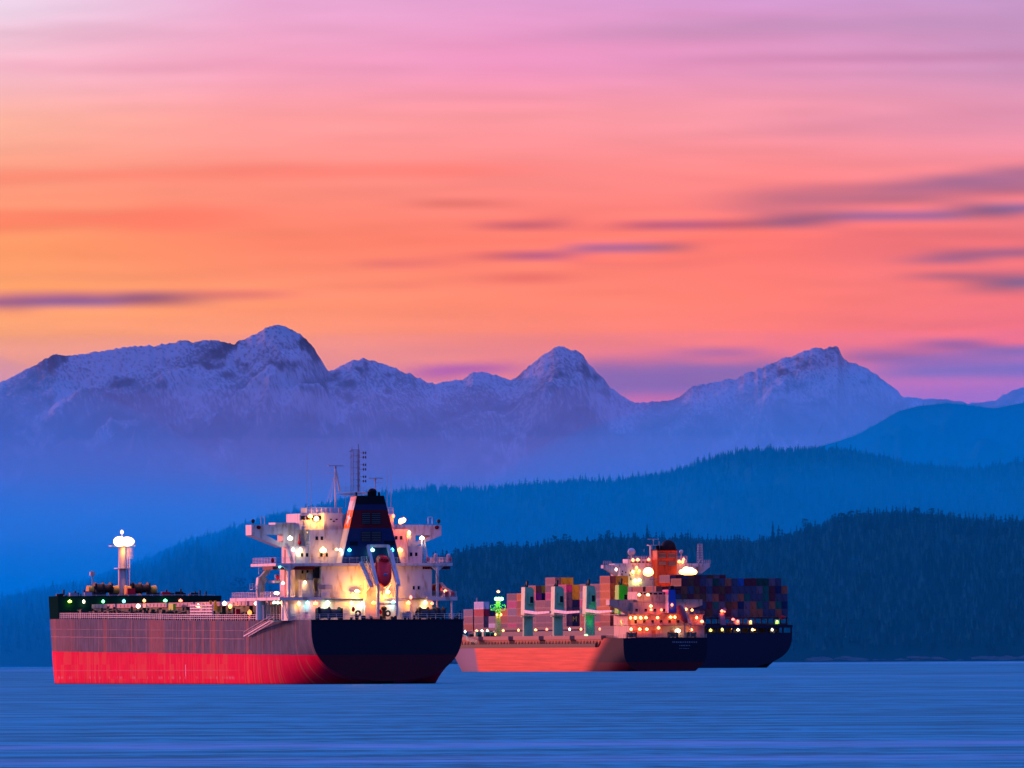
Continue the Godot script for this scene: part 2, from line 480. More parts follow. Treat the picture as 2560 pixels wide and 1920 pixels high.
func make_mountains() -> void:
	var D := 55000.0
	var rd := PackedFloat32Array(RIDGE)
	var n1 := FastNoiseLite.new()
	n1.seed = 21; n1.frequency = 1.0 / 1300.0; n1.fractal_type = FastNoiseLite.FRACTAL_RIDGED; n1.fractal_octaves = 4; n1.fractal_gain = 0.42
	var n2 := FastNoiseLite.new()
	n2.seed = 4; n2.frequency = 1.0 / 90.0; n2.fractal_octaves = 4
	var n3 := FastNoiseLite.new()
	n3.seed = 8; n3.frequency = 1.0 / 900.0; n3.fractal_octaves = 3
	var cols := 820
	var rows := 300
	var depth := 4400.0
	var pts := []
	var hs := PackedFloat32Array()
	for i in rows:
		var t := float(i) / (rows - 1) * 1.06 - 0.06
		for j in cols:
			var px := lerpf(-380.0, 2880.0, float(j) / (cols - 1))
			var x := (px - CX) * K * D
			var z := t * depth
			var wx := n3.get_noise_2d(x, z * 0.7) * 340.0 * smoothstep(0.0, 0.4, t)
			var r := (HY - poly(rd, px + wx / (K * D)) + 5.5 * n2.get_noise_2d(x * 1.6, 0.0) + 2.0 * n2.get_noise_2d(x * 6.0, 50.0)) * K * D
			var low := lerpf(r, 1400.0, smoothstep(0.15, 0.85, t))
			var y: float
			if t < 0.0:
				y = r * (1.0 - absf(t) * 9.0)
			else:
				y = low * pow(1.0 - t, 1.25)
				var rg := n1.get_noise_2d(x + 0.5 * z, z * 0.8)
				y += (rg - 0.25) * 720.0 * smoothstep(0.0, 0.42, t) * (1.0 - t)
				y += n2.get_noise_2d(x, z) * 16.0 * smoothstep(0.0, 0.05, t)
				var cap := r * (D - z) / D - z * 0.10
				y = minf(y, maxf(cap, 0.0))
			hs.append(y)
			pts.append(Vector3(x * (D - z) / D, y, -D + z))
	var mb := Mb.new()
	mb.grid(pts, rows, cols)
	for i in mb.n.size():
		var p := mb.v[i]
		var nn := mb.n[i]
		if nn.y < 0: nn = -nn
		var high := p.y / 2440.0
		var sp := 0.5 + 0.5 * n2.get_noise_2d(p.x * 1.9 + p.y, p.z * 1.2 + p.y * 1.6)
		var sp2 := 0.5 + 0.5 * n2.get_noise_2d(p.x * 6.0, p.y * 6.0)
		var big := n3.get_noise_2d(p.x * 1.5 + 0.6 * p.z, p.z * 1.1)
		var gully := n1.get_noise_2d(p.x * 1.3 + p.y * 1.5 + 300.0, p.y * 0.9 - p.x * 0.3)
		var gully2 := n1.get_noise_2d(p.x * 1.5 - p.y * 1.7, p.y * 0.9 + p.x * 0.3 + 900.0)
		var rocky := 0.5 + 0.5 * n2.get_noise_2d(p.x * 0.55 + p.y * 0.3, p.y * 0.7)
		var s := smoothstep(0.40, 0.58, 0.26 + 0.42 * nn.y + 0.55 * (high - 0.62) + 0.34 * big - 0.55 * (rocky - 0.42) + 0.10 * (sp - 0.5))
		s = maxf(s, 0.8 * smoothstep(0.26, 0.55, maxf(gully, gully2) - 0.5 * (rocky - 0.5) + 0.5 * (high - 0.58)) * smoothstep(0.28, 0.46, high))
		s *= smoothstep(0.30, 0.52, high + 0.36 * (rocky - 0.5) + 0.34 * big)
		if sp2 > 0.66 - 0.34 * smoothstep(0.75, 0.45, high + 0.3 * big): s *= 0.4
		var c := Vector3(0.026, 0.026, 0.030).lerp(Vector3(0.25, 0.24, 0.265), s)
		mb.c[i] = Color(c.x, c.y, c.z)
	var m := StandardMaterial3D.new()
	m.resource_name = "snow and rock"
	m.vertex_color_use_as_albedo = true
	m.roughness = 0.95; m.metallic_specular = 0.0
	var o := part("mountain_range", mb, m)
	tag(o, "snowy rocky mountain range under the sunset sky", "mountains", "", "structure")

func conifer(sd: int, tiers: int, wide: float, gap: float) -> Mb:
	var g := RandomNumberGenerator.new(); g.seed = sd
	var mb := Mb.new()
	mb.tube(Vector3.ZERO, Vector3(0, 0.9, 0), 0.02, 0.006, 5, false)
	for i in tiers:
		var t := float(i) / tiers
		var y := lerpf(0.12, 0.93, t)
		var r := wide * (1.0 - t * 0.93) * g.randf_range(0.7, 1.15)
		var k := 7
		var tip := Vector3(g.randf_range(-0.01, 0.01), y + 0.17 * (1.0 - t * 0.55), g.randf_range(-0.01, 0.01))
		var ring := []
		for j in k * 2:
			var f := TAU * (j + g.randf_range(-0.3, 0.3)) / (k * 2)
			var rr := r * (g.randf_range(0.75, 1.2) if j % 2 == 0 else g.randf_range(0.25, 0.55))
			ring.append(Vector3(cos(f) * rr, y - (0.03 if j % 2 == 0 else -0.015) * g.randf_range(0.6, 1.6), sin(f) * rr))
		for j in k * 2:
			if g.randf() < gap: continue
			mb.tri(tip, ring[j], ring[(j + 1) % (k * 2)])
	return mb

func broad(sd: int) -> Mb:
	var g := RandomNumberGenerator.new(); g.seed = sd
	var mb := Mb.new()
	mb.tube(Vector3.ZERO, Vector3(0, 0.7, 0), 0.025, 0.01, 5, false)
	for i in 150:
		var y := g.randf_range(0.22, 0.98)
		var r := 0.30 * sqrt(maxf(0.02, 1.0 - pow((y - 0.5) / 0.5, 2.0))) * sqrt(g.randf())
		var f := g.randf() * TAU
		var p := Vector3(cos(f) * r, y + g.randf_range(-0.03, 0.03), sin(f) * r)
		var q := 0.05 + 0.03 * g.randf()
		var e := Vector3(g.randf_range(-1, 1), g.randf_range(-0.6, 0.6), g.randf_range(-1, 1)).normalized() * q
		var e2 := Vector3(g.randf_range(-1, 1), g.randf_range(-0.6, 0.6), g.randf_range(-1, 1)).normalized() * q
		mb.tri(p + e, p + e2, p - e)
	return mb

func leaf_mat() -> StandardMaterial3D:
	var m := paint("foliage", 0.012, 0.034, 0.028, 0.9, 0.0, 0.0)
	m.vertex_color_use_as_albedo = true
	return m

func hill(called: String, ridge: Array, D: float, shores: Array, x0: float, x1: float, tree_px: float, count: int, label: String, wood: String, kinds: Array, sd: int) -> Callable:
	var rd := PackedFloat32Array(ridge)
	var no := FastNoiseLite.new(); no.seed = sd; no.frequency = 1.0; no.fractal_octaves = 4
	var sink := tree_px * 0.85
	var sh := PackedFloat32Array(shores)
	# height of the slope: a ramp from the shore up to the ridge, in the ridge's own column
	var f := func(px: float, t: float) -> Vector3:
		var dist := lerpf(D, poly(sh, px), t)
		var top := (at(px, poly(rd, px) + sink, D)).y - EYE.y
		var y := (top + EYE.y) * pow(1.0 - t, 0.62) * (1.0 - 0.0 * t)
		y += top * 0.16 * no.get_noise_2d(px * 0.006, t * 3.0) * sin(PI * minf(t * 1.4, 1.0))
		var cap := EYE.y + top * dist / D * (1.0 - 0.05 * smoothstep(0.0, 0.3, t))
		return Vector3((px - CX) * K * dist, clampf(y, -1.0 if t > 0.95 else 0.4, maxf(cap, 0.5)), -dist)
	var cols := 160
	var rows := 40
	var pts := []
	for i in rows:
		for j in cols:
			var px := lerpf(x0, x1, float(j) / (cols - 1))
			if i == 0:
				var p: Vector3 = f.call(px, 0.0)
				pts.append(Vector3(p.x, p.y * 0.2, p.z - 500.0))
			else:
				pts.append(f.call(px, pow(float(i - 1) / (rows - 2), 1.5)))
	var mb := Mb.new()
	mb.grid(pts, rows, cols)
	var ground := part(called, mb, paint("forest floor", 0.006, 0.019, 0.017, 0.95, 0.0, 0.0))
	tag(ground, label, "hill", "", "structure")
	if count == 0: return f
	var g := RandomNumberGenerator.new(); g.seed = sd
	for k in kinds.size():
		var mm := MultiMesh.new()
		mm.transform_format = MultiMesh.TRANSFORM_3D
		mm.use_colors = true
		mm.mesh = kinds[k].mesh()
		mm.instance_count = count / kinds.size()
		for i in mm.instance_count:
			var u := g.randf()
			var t := 0.0 if i % 4 == 0 else pow(u, 1.15) * 0.985
			if i % 4 == 0: t = g.randf() * 0.02
			var p: Vector3 = f.call(g.randf_range(x0, x1), t)
			var size := tree_px * K * D * g.randf_range(0.65, 1.25) * (1.0 - 0.3 * t)
			if g.randf() < 0.10: size *= 1.4
			var b := Basis(Vector3.UP, g.randf() * TAU).scaled(Vector3(size * g.randf_range(0.9, 1.3), size, size * g.randf_range(0.9, 1.3)))
			var tone := pow(g.randf(), 2.0) * 2.2 + 0.45
			mm.set_instance_color(i, Color(tone, tone, tone))
			mm.set_instance_transform(i, Transform3D(b, p - Vector3(0, size * 0.08, 0)))
		var o := MultiMeshInstance3D.new()
		o.name = numbered("forest")
		o.multimesh = mm
		o.material_override = leaf_mat()
		add_child(o)
		tag(o, wood if k == 0 else wood + ", " + ["the broader firs", "the sparser old trees", "the younger spires", "the round topped trees"][k - 1], "forest", "", "stuff")
	return f

func make_land() -> void:
	make_water()
	make_mountains()
	var k1 := conifer(1, 7, 0.20, 0.05)
	var k2 := conifer(2, 6, 0.27, 0.10)
	var k3 := conifer(3, 8, 0.17, 0.22)
	var k4 := broad(4)
	hill("far_hill", HILL_FAR, 27000.0, [0.0, 21500.0], 1900.0, 2880.0, 6.0, 2400, "far forested hill at the right below the snowy mountain", "far forest on the hill at the right edge", [k1], 31)
	hill("middle_hill", HILL_MID, 20000.0, [500.0, 7000.0, 1000.0, 14500.0], -480.0, 3000.0, 25.0, 16000, "long forested hill rising from left behind the ships", "conifer forest on the long middle hill", [k1, k2, k3], 32)
	hill("near_hill", HILL_NEAR, 8600.0, [400.0, 7400.0, 1100.0, 7765.0], 360.0, 2880.0, 34.0, 24000, "dark near forested hill along the right shore", "dark conifer forest on the near right hill", [k1, k2, k3, k1], 33)

func make_trees() -> void:
	# [x, y of the tip, kind]; the rest of the trunk is hidden in the wood below
	var left := [[513.0, 1467.0, 2], [538.0, 1467.0, 0], [550.0, 1474.0, 1], [600.0, 1444.0, 3], [634.0, 1433.0, 1], [675.0, 1449.0, 2]]
	var mid := [[1089.0, 1373.0, 0], [1102.0, 1381.0, 0], [1109.0, 1384.0, 1], [1147.0, 1367.0, 1], [1163.0, 1369.0, 2], [1192.0, 1361.0, 0], [1203.0, 1357.0, 0], [1230.0, 1352.0, 2], [1248.0, 1354.0, 3], [1265.0, 1364.0, 0], [1290.0, 1359.0, 1], [1310.0, 1359.0, 0], [1329.0, 1352.0, 1], [1344.0, 1346.0, 0], [1370.0, 1339.0, 0], [1386.0, 1339.0, 3], [1413.0, 1335.0, 3], [1438.0, 1347.0, 1], [1450.0, 1345.0, 2], [1470.0, 1343.0, 0], [1482.0, 1343.0, 1], [1520.0, 1325.0, 3], [1552.0, 1322.0, 1], [1587.0, 1327.0, 0], [1618.0, 1306.0, 0], [1655.0, 1322.0, 1], [1720.0, 1318.0, 0], [1790.0, 1330.0, 1], [1850.0, 1330.0, 2]]
	var right := [[1932.0, 1298.0, 0], [1946.0, 1306.0, 2], [2013.0, 1297.0, 3], [2038.0, 1294.0, 1], [2086.0, 1286.0, 0], [2104.0, 1283.0, 3], [2128.0, 1277.0, 3], [2160.0, 1279.0, 1], [2177.0, 1268.0, 1], [2194.0, 1266.0, 0], [2230.0, 1264.0, 1], [2245.0, 1265.0, 0], [2264.0, 1258.0, 0], [2291.0, 1269.0, 3], [2328.0, 1271.0, 3], [2386.0, 1280.0, 0], [2401.0, 1279.0, 0], [2424.0, 1288.0, 1], [2442.0, 1279.0, 1], [2476.0, 1283.0, 0], [2491.0, 1285.0, 0], [2513.0, 1279.0, 2], [2530.0, 1291.0, 0]]
	var look := ["slender dark conifer", "broad dark conifer", "ragged old conifer", "round dark tree"]
	var crowns := [conifer(51, 9, 0.16, 0.06).mesh(), conifer(52, 7, 0.24, 0.08).mesh(), conifer(53, 6, 0.22, 0.28).mesh(), broad(54).mesh()]
	var bark := paint("bark", 0.02, 0.015, 0.014, 0.95, 0.0, 0.0)
	var proto := []
	for k in 4:
		var t := Node3D.new()
		part("trunk", Mb.new().tube(Vector3(0, -0.1, 0), Vector3(0, 0.85, 0), 0.022, 0.006, 6), bark, t)
		var c := MeshInstance3D.new(); c.name = "crown"; c.mesh = crowns[k]; c.material_override = paint("crown", 0.007, 0.020, 0.019, 0.9, 0.0, 0.0); t.add_child(c, true)
		proto.append(t)
	var sets := [[left, "on the low point behind the bulk carrier", "", 7800.0, 100.0], [mid, "on the ridge behind the other ships", "left end of the ridge", 8350.0, 58.0], [right, "on the right hand skyline", "container ship's stern", 8350.0, 64.0]]
	var g := RandomNumberGenerator.new(); g.seed = 77
	for q in sets:
		for i in q[0].size():
			var e: Array = q[0][i]
			var o: Node3D = proto[e[2]].duplicate()
			o.name = numbered("tree")
			add_child(o)
			var high: float = q[4] * K * q[3] * (1.0 if e[2] != 3 else 0.8)
			o.position = at(e[0], e[1], q[3]) - Vector3(0, high * 0.985, 0)
			o.scale = Vector3(high * g.randf_range(0.8, 1.3), high, high * g.randf_range(0.9, 1.2))
			o.rotation.y = g.randf() * TAU
			tag(o, "%s %s, %s from its left end" % [look[e[2]], q[1], ORD[i]], "tree", "trees standing out along the shore hills")
	for t in proto: t.free()
	# pale rocks along the far shore
	var mb := Mb.new()
	for k in 240:
		var px := g.randf_range(2030.0, 2700.0) if k % 3 else g.randf_range(1000.0, 2700.0)
		if sin(px * 0.031) + sin(px * 0.013) < 0.3 and k % 5: continue
		var up := g.randf_range(0.0, 1.0)
		var p := at(px, 1650.0, 7740.0 + up * 40.0)
		p.y = 0.2 + up * 2.6
		var r := g.randf_range(1.0, 4.2)
		var a := mb.v.size()
		mb.ball(p, Vector3(r * 1.9, r * 0.5, r), 7, 4)
		for i in range(a, mb.v.size()): mb.v[i] += Vector3(g.randf_range(-0.3, 0.3), g.randf_range(-0.15, 0.15), 0) * r
	var rocks := part("shore_rocks", mb, paint("pale rock", 0.055, 0.055, 0.06, 0.9, 0.0, 0.0))
	tag(rocks, "pale rocks scattered along the foot of the near hill", "rocks", "", "stuff")
	var band := Mb.new()
	for k in 60:
		var a := at(lerpf(900.0, 2800.0, k / 60.0), 1650.0, 7700.0); var b := at(lerpf(900.0, 2800.0, (k + 1) / 60.0), 1650.0, 7700.0)
		a.y = 0.0; b.y = 0.0
		var up := Vector3(0, 1.2 + 0.8 * sin(k * 1.7), -30.0)
		band.quad(a + Vector3(0, -0.5, 0), a + up, b + Vector3(0, 1.2 + 0.8 * sin((k + 1) * 1.7), -30.0), b + Vector3(0, -0.5, 0))
	tag(part("shore", band, paint("wet rock", 0.012, 0.012, 0.014, 0.8, 0.0, 0.0)), "dark wet rock shelf at the foot of the near hill", "shore", "", "structure")

func make_mist() -> void:
	mist("haze", Vector3(-14000, -2, -57000), Vector3(14000, SLAB_H, -8800), SLAB_D, lin(0.0, 0.60, 0.96), "thin blue evening haze lying over the far water and land")
	mist("haze", Vector3(-9000, -2, -8750), Vector3(9000, 172, -4650), 1.0 / 19000.0, lin(0.0, 0.60, 0.96), "blue evening haze over the water behind the ships")
	mist("haze", Vector3(-12000, 0.5, -19800), Vector3(12000, 330, -8900), 1.0 / 20000.0, lin(0.0, 0.60, 0.96), "blue evening haze between the near hill and the middle hill")
	mist("haze", Vector3(-12000, 0.7, -27200), Vector3(12000, 400, -20600), 1.0 / 11000.0, lin(0.0, 0.58, 0.96), "blue evening haze between the middle hill and the far hill")
	mist("haze", Vector3(-100, -100, -27500), Vector3(4100, 790, -20500), 1.0 / 9000.0, lin(0.0, 0.56, 0.96), "blue evening haze before the far hill", true)
	mist("valley_mist", Vector3(-30000, 560, -51000), Vector3(30000, 1020, -41000), 1.0 / 30000.0, lin(0.44, 0.42, 0.68), "lilac mist lying at the foot of the snowy mountains", true)
	mist("valley_mist", Vector3(-30000, 480, -50800), Vector3(30000, 1250, -40800), 1.0 / 30000.0, lin(0.36, 0.38, 0.70), "lilac mist spreading over the lower mountain slopes", true)
	mist("valley_mist", Vector3(-30000, 380, -50600), Vector3(30000, 1500, -40600), 1.0 / 36000.0, lin(0.34, 0.36, 0.70), "thin lilac mist rising up the snowy mountains", true)
	mist("haze", Vector3(-1100, -160, -6900), Vector3(-120, 230, -4800), 1.0 / 3600.0, lin(0.0, 0.58, 0.96), "blue evening haze over the water at the left shore", true)

# ================================================================ things all three ships are built with
const WARM := Color(1.0, 0.55, 0.13)
const ORANGE := Color(1.0, 0.36, 0.04)
const WHITE := Color(1.0, 0.90, 0.72)
const CYAN := Color(0.35, 0.95, 1.0)
const GREEN := Color(0.35, 1.0, 0.50)
const LIME := Color(0.72, 1.0, 0.12)
const RED := Color(1.0, 0.12, 0.08)

func moor(h: Hull, called: String, label: String, px: float, dist: float, yaw: float) -> void:
	var p := at(px, 1700.0, dist)
	h.node = thing(called, label, "ship", Vector3(p.x, 0.0, -dist))
	h.node.rotation.y = deg_to_rad(yaw)
	h.t = h.node.transform

func white_steel(key: String, r := 0.43, g := 0.40, b := 0.40) -> StandardMaterial3D:
	if mats.has(key): return mats[key]
	var m := paint(key, r, g, b, 0.42)
	var nt := NoiseTexture2D.new()
	nt.width = 256; nt.height = 256; nt.seamless = true
	var fn := FastNoiseLite.new(); fn.seed = 12; fn.frequency = 0.012; fn.fractal_octaves = 5
	nt.noise = fn
	var ramp := Gradient.new()
	ramp.set_color(0, Color(0.72, 0.64, 0.58)); ramp.set_color(1, Color(1, 1, 1))
	ramp.add_point(0.45, Color(0.97, 0.96, 0.95))
	nt.color_ramp = ramp
	m.albedo_texture = nt
	m.uv1_triplanar = true; m.uv1_scale = Vector3(0.16, 0.05, 0.16)
	return m

func lamp(parent: Node, p: Vector3, c: Color, e: float, size := 0.5, called := "deck_light", ahead := 0.0) -> void:
	var mb := Mb.new()
	var v := fposmod(absf(p.x) * 7.31 + absf(p.y) * 3.17 + absf(p.z) * 1.9, 1.0)
	mb.ball(Vector3.ZERO, Vector3(size * lerpf(0.62, 1.0, v), size * lerpf(0.74, 0.56, v), size * 0.5), 12, 8)
	if e < 20.0: mb.box(Vector3(-size * 0.12, size * 0.5, -size * 0.3), Vector3(size * 0.12, size * 0.85, 0.0))
	var big := e > 14.0
	var hot := c.lerp(Color(1, 1, 0.95), 0.25 if big else 0.12)
	var o := part(called, mb, glow("light %s %s" % [c.to_html(), big], hot, 10.0 if big else 4.5), parent)
	o.position = p
	var l := OmniLight3D.new()
	l.name = "lamp"
	l.light_color = c
	l.light_energy = e * (0.8 if e > 14.0 else 0.45)
	l.light_size = 0.25
	l.omni_range = 90.0; l.omni_attenuation = 2.0
	l.shadow_enabled = true
	o.add_child(l, true)
	l.position = Vector3(0, -0.1, size * 0.5 + 0.25 + ahead) if big or ahead > 0.0 else Vector3(0, -size * 0.74 - 0.3, 0.05)

func rail(mb: Mb, pts: Array, high := 1.15, step := 1.6, bars := 3, thick := 0.07) -> Mb:
	for i in pts.size() - 1:
		var a: Vector3 = pts[i]; var b: Vector3 = pts[i + 1]
		for k in bars:
			var y := high * (k + 1.0) / bars
			mb.beam(a + Vector3(0, y, 0), b + Vector3(0, y, 0), thick)
		var n := maxi(1, int(a.distance_to(b) / step))
		for k in n + (1 if i == pts.size() - 2 else 0):
			var p: Vector3 = a.lerp(b, float(k) / n)
			mb.beam(p, p + Vector3(0, high, 0), thick * 1.15)
	return mb

func stairs(mb: Mb, a: Vector3, b: Vector3, wide: Vector3, steps: int) -> Mb:   # a low, b high
	for s in [-0.5, 0.5]:
		mb.beam(a + wide * s, b + wide * s, 0.12, 0.26)
		mb.beam(a + wide * s + Vector3(0, 0.95, 0), b + wide * s + Vector3(0, 0.95, 0), 0.06)
		for k in 4:
			var p: Vector3 = a.lerp(b, k / 3.0) + wide * s
			mb.beam(p, p + Vector3(0, 0.95, 0), 0.05)
	for k in steps:
		var p := a.lerp(b, (k + 0.5) / steps)
		mb.beam(p - wide * 0.5, p + wide * 0.5, 0.26, 0.06)
	return mb

func winch(parent: Node, p: Vector3, r: float, wide: float, m: Material, rope: Material, called := "mooring_winch") -> void:
	var mb := Mb.new()
	for k in 3:
		var x := lerpf(-wide * 0.5, wide * 0.5, k / 2.0)
		mb.tube(p + Vector3(x - 0.07, 0, 0), p + Vector3(x + 0.07, 0, 0), r, r, 16)
	mb.box(p + Vector3(-wide * 0.62, -r * 1.1, -r * 0.6), p + Vector3(-wide * 0.52, r * 0.8, r * 0.6))
	mb.box(p + Vector3(wide * 0.52, -r * 1.1, -r * 0.6), p + Vector3(wide * 0.62, r * 0.8, r * 0.6))
	mb.box(p + Vector3(-wide * 0.7, -r * 1.25, -r), p + Vector3(wide * 0.7, -r * 1.05, r))
	var o := part(called, mb, m, parent)
	var rp := Mb.new()
	rp.tube(p + Vector3(-wide * 0.48, 0, 0), p + Vector3(-0.08, 0, 0), r * 0.8, r * 0.72, 14)
	rp.tube(p + Vector3(0.08, 0, 0), p + Vector3(wide * 0.48, 0, 0), r * 0.66, r * 0.62, 14)
	part("rope_drum", rp, rope, o)

func lattice(mb: Mb, c: Vector3, half: float, top_half: float, high: float, bays: int, r := 0.09) -> Mb:
	for i in 4:
		var s := Vector3([-1, 1, 1, -1][i], 0, [-1, -1, 1, 1][i])
		mb.tube(c + s * half, c + s * top_half + Vector3(0, high, 0), r, r, 5, false)
	for k in bays:
		var t0 := float(k) / bays; var t1 := float(k + 1) / bays
		var h0 := lerpf(half, top_half, t0); var h1 := lerpf(half, top_half, t1)
		for i in 4:
			var s := Vector3([-1, 1, 1, -1][i], 0, [-1, -1, 1, 1][i])
			var q := Vector3([1, 1, -1, -1][i], 0, [-1, 1, 1, -1][i])
			var a := c + s * h0 + Vector3(0, high * t0, 0); var b := c + q * h0 + Vector3(0, high * t0, 0)
			var d := c + s * h1 + Vector3(0, high * t1, 0); var e := c + q * h1 + Vector3(0, high * t1, 0)
			mb.tube(a, e, r * 0.4, r * 0.4, 4, false)
			mb.tube(b, d, r * 0.4, r * 0.4, 4, false)
			mb.tube(d, e, r * 0.7, r * 0.7, 4, false)
	return mb

func radar(parent: Node, base: Vector3, high: float, wide: float, m: Material) -> void:
	var mb := Mb.new()
	mb.tube(base, base + Vector3(0, high, 0), 0.16, 0.10, 8)
	mb.ball(base + Vector3(0, high + 0.25, 0), Vector3(0.35, 0.4, 0.35), 8, 6)
	var o := part("radar_mast", mb, m, parent)
	part("radar_scanner", Mb.new().box(base + Vector3(-wide * 0.5, high + 0.62, -0.18), base + Vector3(wide * 0.5, high + 0.9, 0.18)), m, o)

# a hull as a loft: deck edge to below the water, for w from 0 (stern) to -length (bow)
func loft(h: Hull, f: Callable, length: float, n: int, rows: int, side: float) -> Mb:
	var pts := []; var uvs := []
	for i in rows:
		for j in n:
			var w := -length * float(j) / (n - 1)
			var p: Vector3 = f.call(w, float(i) / (rows - 1))
			p.x *= side
			pts.append(p)
			uvs.append(Vector2(-w / length, 1.0 - (p.y + 1.0) / 17.0))
	if side < 0:
		for i in rows:
			var a := pts.slice(i * n, i * n + n); a.reverse()
			var b := uvs.slice(i * n, i * n + n); b.reverse()
			for j in n:
				pts[i * n + j] = a[j]; uvs[i * n + j] = b[j]
	var mb := Mb.new()
	mb.grid(pts, rows, n, uvs)
	return mb

func stern_plate(f: Callable, rows: int, w := 0.0) -> Array:   # outline of the transom
	var pts := []
	for i in rows:
		var p: Vector3 = f.call(w, float(i) / (rows - 1))
		pts.append(Vector3(-p.x, p.y, p.z))
	for i in range(rows - 1, -1, -1):
		var p: Vector3 = f.call(w, float(i) / (rows - 1))
		if p.x > 0.02: pts.append(p)
	return pts

# ================================================================ the big ship in front
func c1(h: Hull, x: float, y: float, u: float) -> Vector3: return lx(h, 100.0 + x / 2.5133, 1080.0 + y / 2.5136, u)
func c2(h: Hull, x: float, y: float, w: float) -> Vector3: return lz(h, 600.0 + x / 2.5133, 1080.0 + y / 2.5136, w)

func pbox(mb: Mb, h: Hull, x0: float, y0: float, x1: float, y1: float, w: float, deep: float) -> Mb:   # a box whose aft face fills that window of the photo
	var a := c2(h, x0, y1, w); var b := c2(h, x1, y0, w)
	return mb.box(Vector3(a.x, a.y, w - deep), Vector3(b.x, b.y, w))

func hull_half(w: float, v: float, vd: float) -> float:
	var a := -w
	var d := lerpf(16.6, 19.0, smoothstep(0.0, 30.0, a))
	var vb := lerpf(0.5, -7.0, minf(1.0, a / 18.0))
	var n := lerpf(3.2, 9.0, smoothstep(0.0, 50.0, a))
	var t := clampf((vd - v) / (vd - vb), 0.0, 1.0)
	var hb := d * pow(maxf(0.0, 1.0 - pow(t, n)), lerpf(0.45, 0.35, smoothstep(0.0, 40.0, a)))
	if a > 146.0:
		var q := clampf((a - 146.0) / (36.0 + 0.35 * (v - 7.0)), 0.0, 1.0)
		hb *= sqrt(maxf(0.0, 1.0 - pow(q, 2.4)))
	return hb

func deck_y(w: float) -> float:
	return lerpf(13.15, 14.2, smoothstep(-20.0, -165.0, w))

func hull_texture() -> ImageTexture:
	var W := 2048; var H := 272
	var im := Image.create(W, H, false, Image.FORMAT_RGB8)
	var no := FastNoiseLite.new(); no.seed = 40; no.frequency = 1.0; no.fractal_octaves = 4
	var no2 := FastNoiseLite.new(); no2.seed = 41; no2.frequency = 1.0; no2.fractal_octaves = 2
	var patches := [[-94.0, -84.5, 0.55], [-163.0, -143.0, 0.3], [-124.0, -121.5, 0.55], [-54.0, -51.5, 0.6], [-49.0, -47.0, 0.4], [-67.0, -64.0, 0.3], [-73.0, -71.0, 0.35]]
	for x in W:
		var w := -184.0 * (x + 0.5) / W
		var line := lerpf(5.95, 7.15, -w / 164.0)
		var col := no2.get_noise_2d(w * 0.9, 3.0)
		var col2 := no2.get_noise_2d(w * 0.33, 9.0)
		var pat := 0.0
		for p in patches:
			pat = maxf(pat, p[2] * smoothstep(p[0] - 0.7, p[0] + 0.7, w) * (1.0 - smoothstep(p[1] - 0.7, p[1] + 0.7, w)))
		for y in H:
			var v := 16.0 - 17.0 * (y + 0.5) / H
			var f := no.get_noise_2d(w * 0.5, v * 0.22)
			var g := no.get_noise_2d(w * 2.2, v * 0.5)
			var c: Vector3
			if v > line:
				c = Vector3(0.105, 0.098, 0.112) * (1.0 + 0.28 * f + 0.18 * col)
				c = c.lerp(Vector3(0.36, 0.11, 0.07), clampf(pat * (0.8 + 0.6 * g), 0.0, 1.0))
				c = c.lerp(Vector3(0.38, 0.12, 0.075), clampf((col + col2 - 0.45) * 1.6, 0.0, 0.8) * (0.6 + g))
				if absf(v - lerpf(9.15, 10.35, -w / 164.0)) < 0.06 and w < -34.0: c = c.lerp(Vector3(0.42, 0.24, 0.2), 0.75)
				if absf(v - lerpf(10.9, 12.0, -w / 164.0)) < 0.05 and w < -34.0: c = c.lerp(Vector3(0.40, 0.22, 0.19), 0.6)
				if absf(fposmod(w, 11.4) - 5.7) < 0.06: c *= 0.75
			else:
				c = Vector3(0.72, 0.004, 0.045) * (1.0 + 0.16 * f)
				var blk := no2.get_noise_2d(floor(w / 2.6) * 7.3, floor((v + 2.0) / 3.1) * 5.1)
				c = c.lerp(Vector3(0.70, 0.050, 0.050), clampf((blk - 0.10) * 3.2, 0.0, 0.85) * smoothstep(-24.0, -40.0, w))
				c = c.lerp(Vector3(0.70, 0.070, 0.055), clampf((col - 0.2) * 3.0, 0.0, 0.8) * smoothstep(line, line - 1.6, v))
				c = c.lerp(Vector3(0.66, 0.17, 0.18), 0.75 * smoothstep(0.16, 0.42, no.get_noise_2d(w * 0.35, 77.0) + g * 0.4) * exp(-pow((v - 1.35) / 0.28, 2.0)) * smoothstep(-30.0, -42.0, w))
				c = c.lerp(Vector3(0.64, 0.15, 0.16), 0.5 * exp(-pow((v - 2.9) / 0.10, 2.0)) * smoothstep(-30.0, -50.0, w))
				c = c.lerp(Vector3(0.05, 0.01, 0.015), smoothstep(0.35, -0.1, v))
				if absf(w + 70.6) < 0.16 and v > 1.6 and v < 4.1: c = Vector3(0.7, 0.4, 0.4)
			im.set_pixel(x, y, Color(clampf(c.x, 0, 1), clampf(c.y, 0, 1), clampf(c.z, 0, 1)).linear_to_srgb())
	return ImageTexture.create_from_image(im)

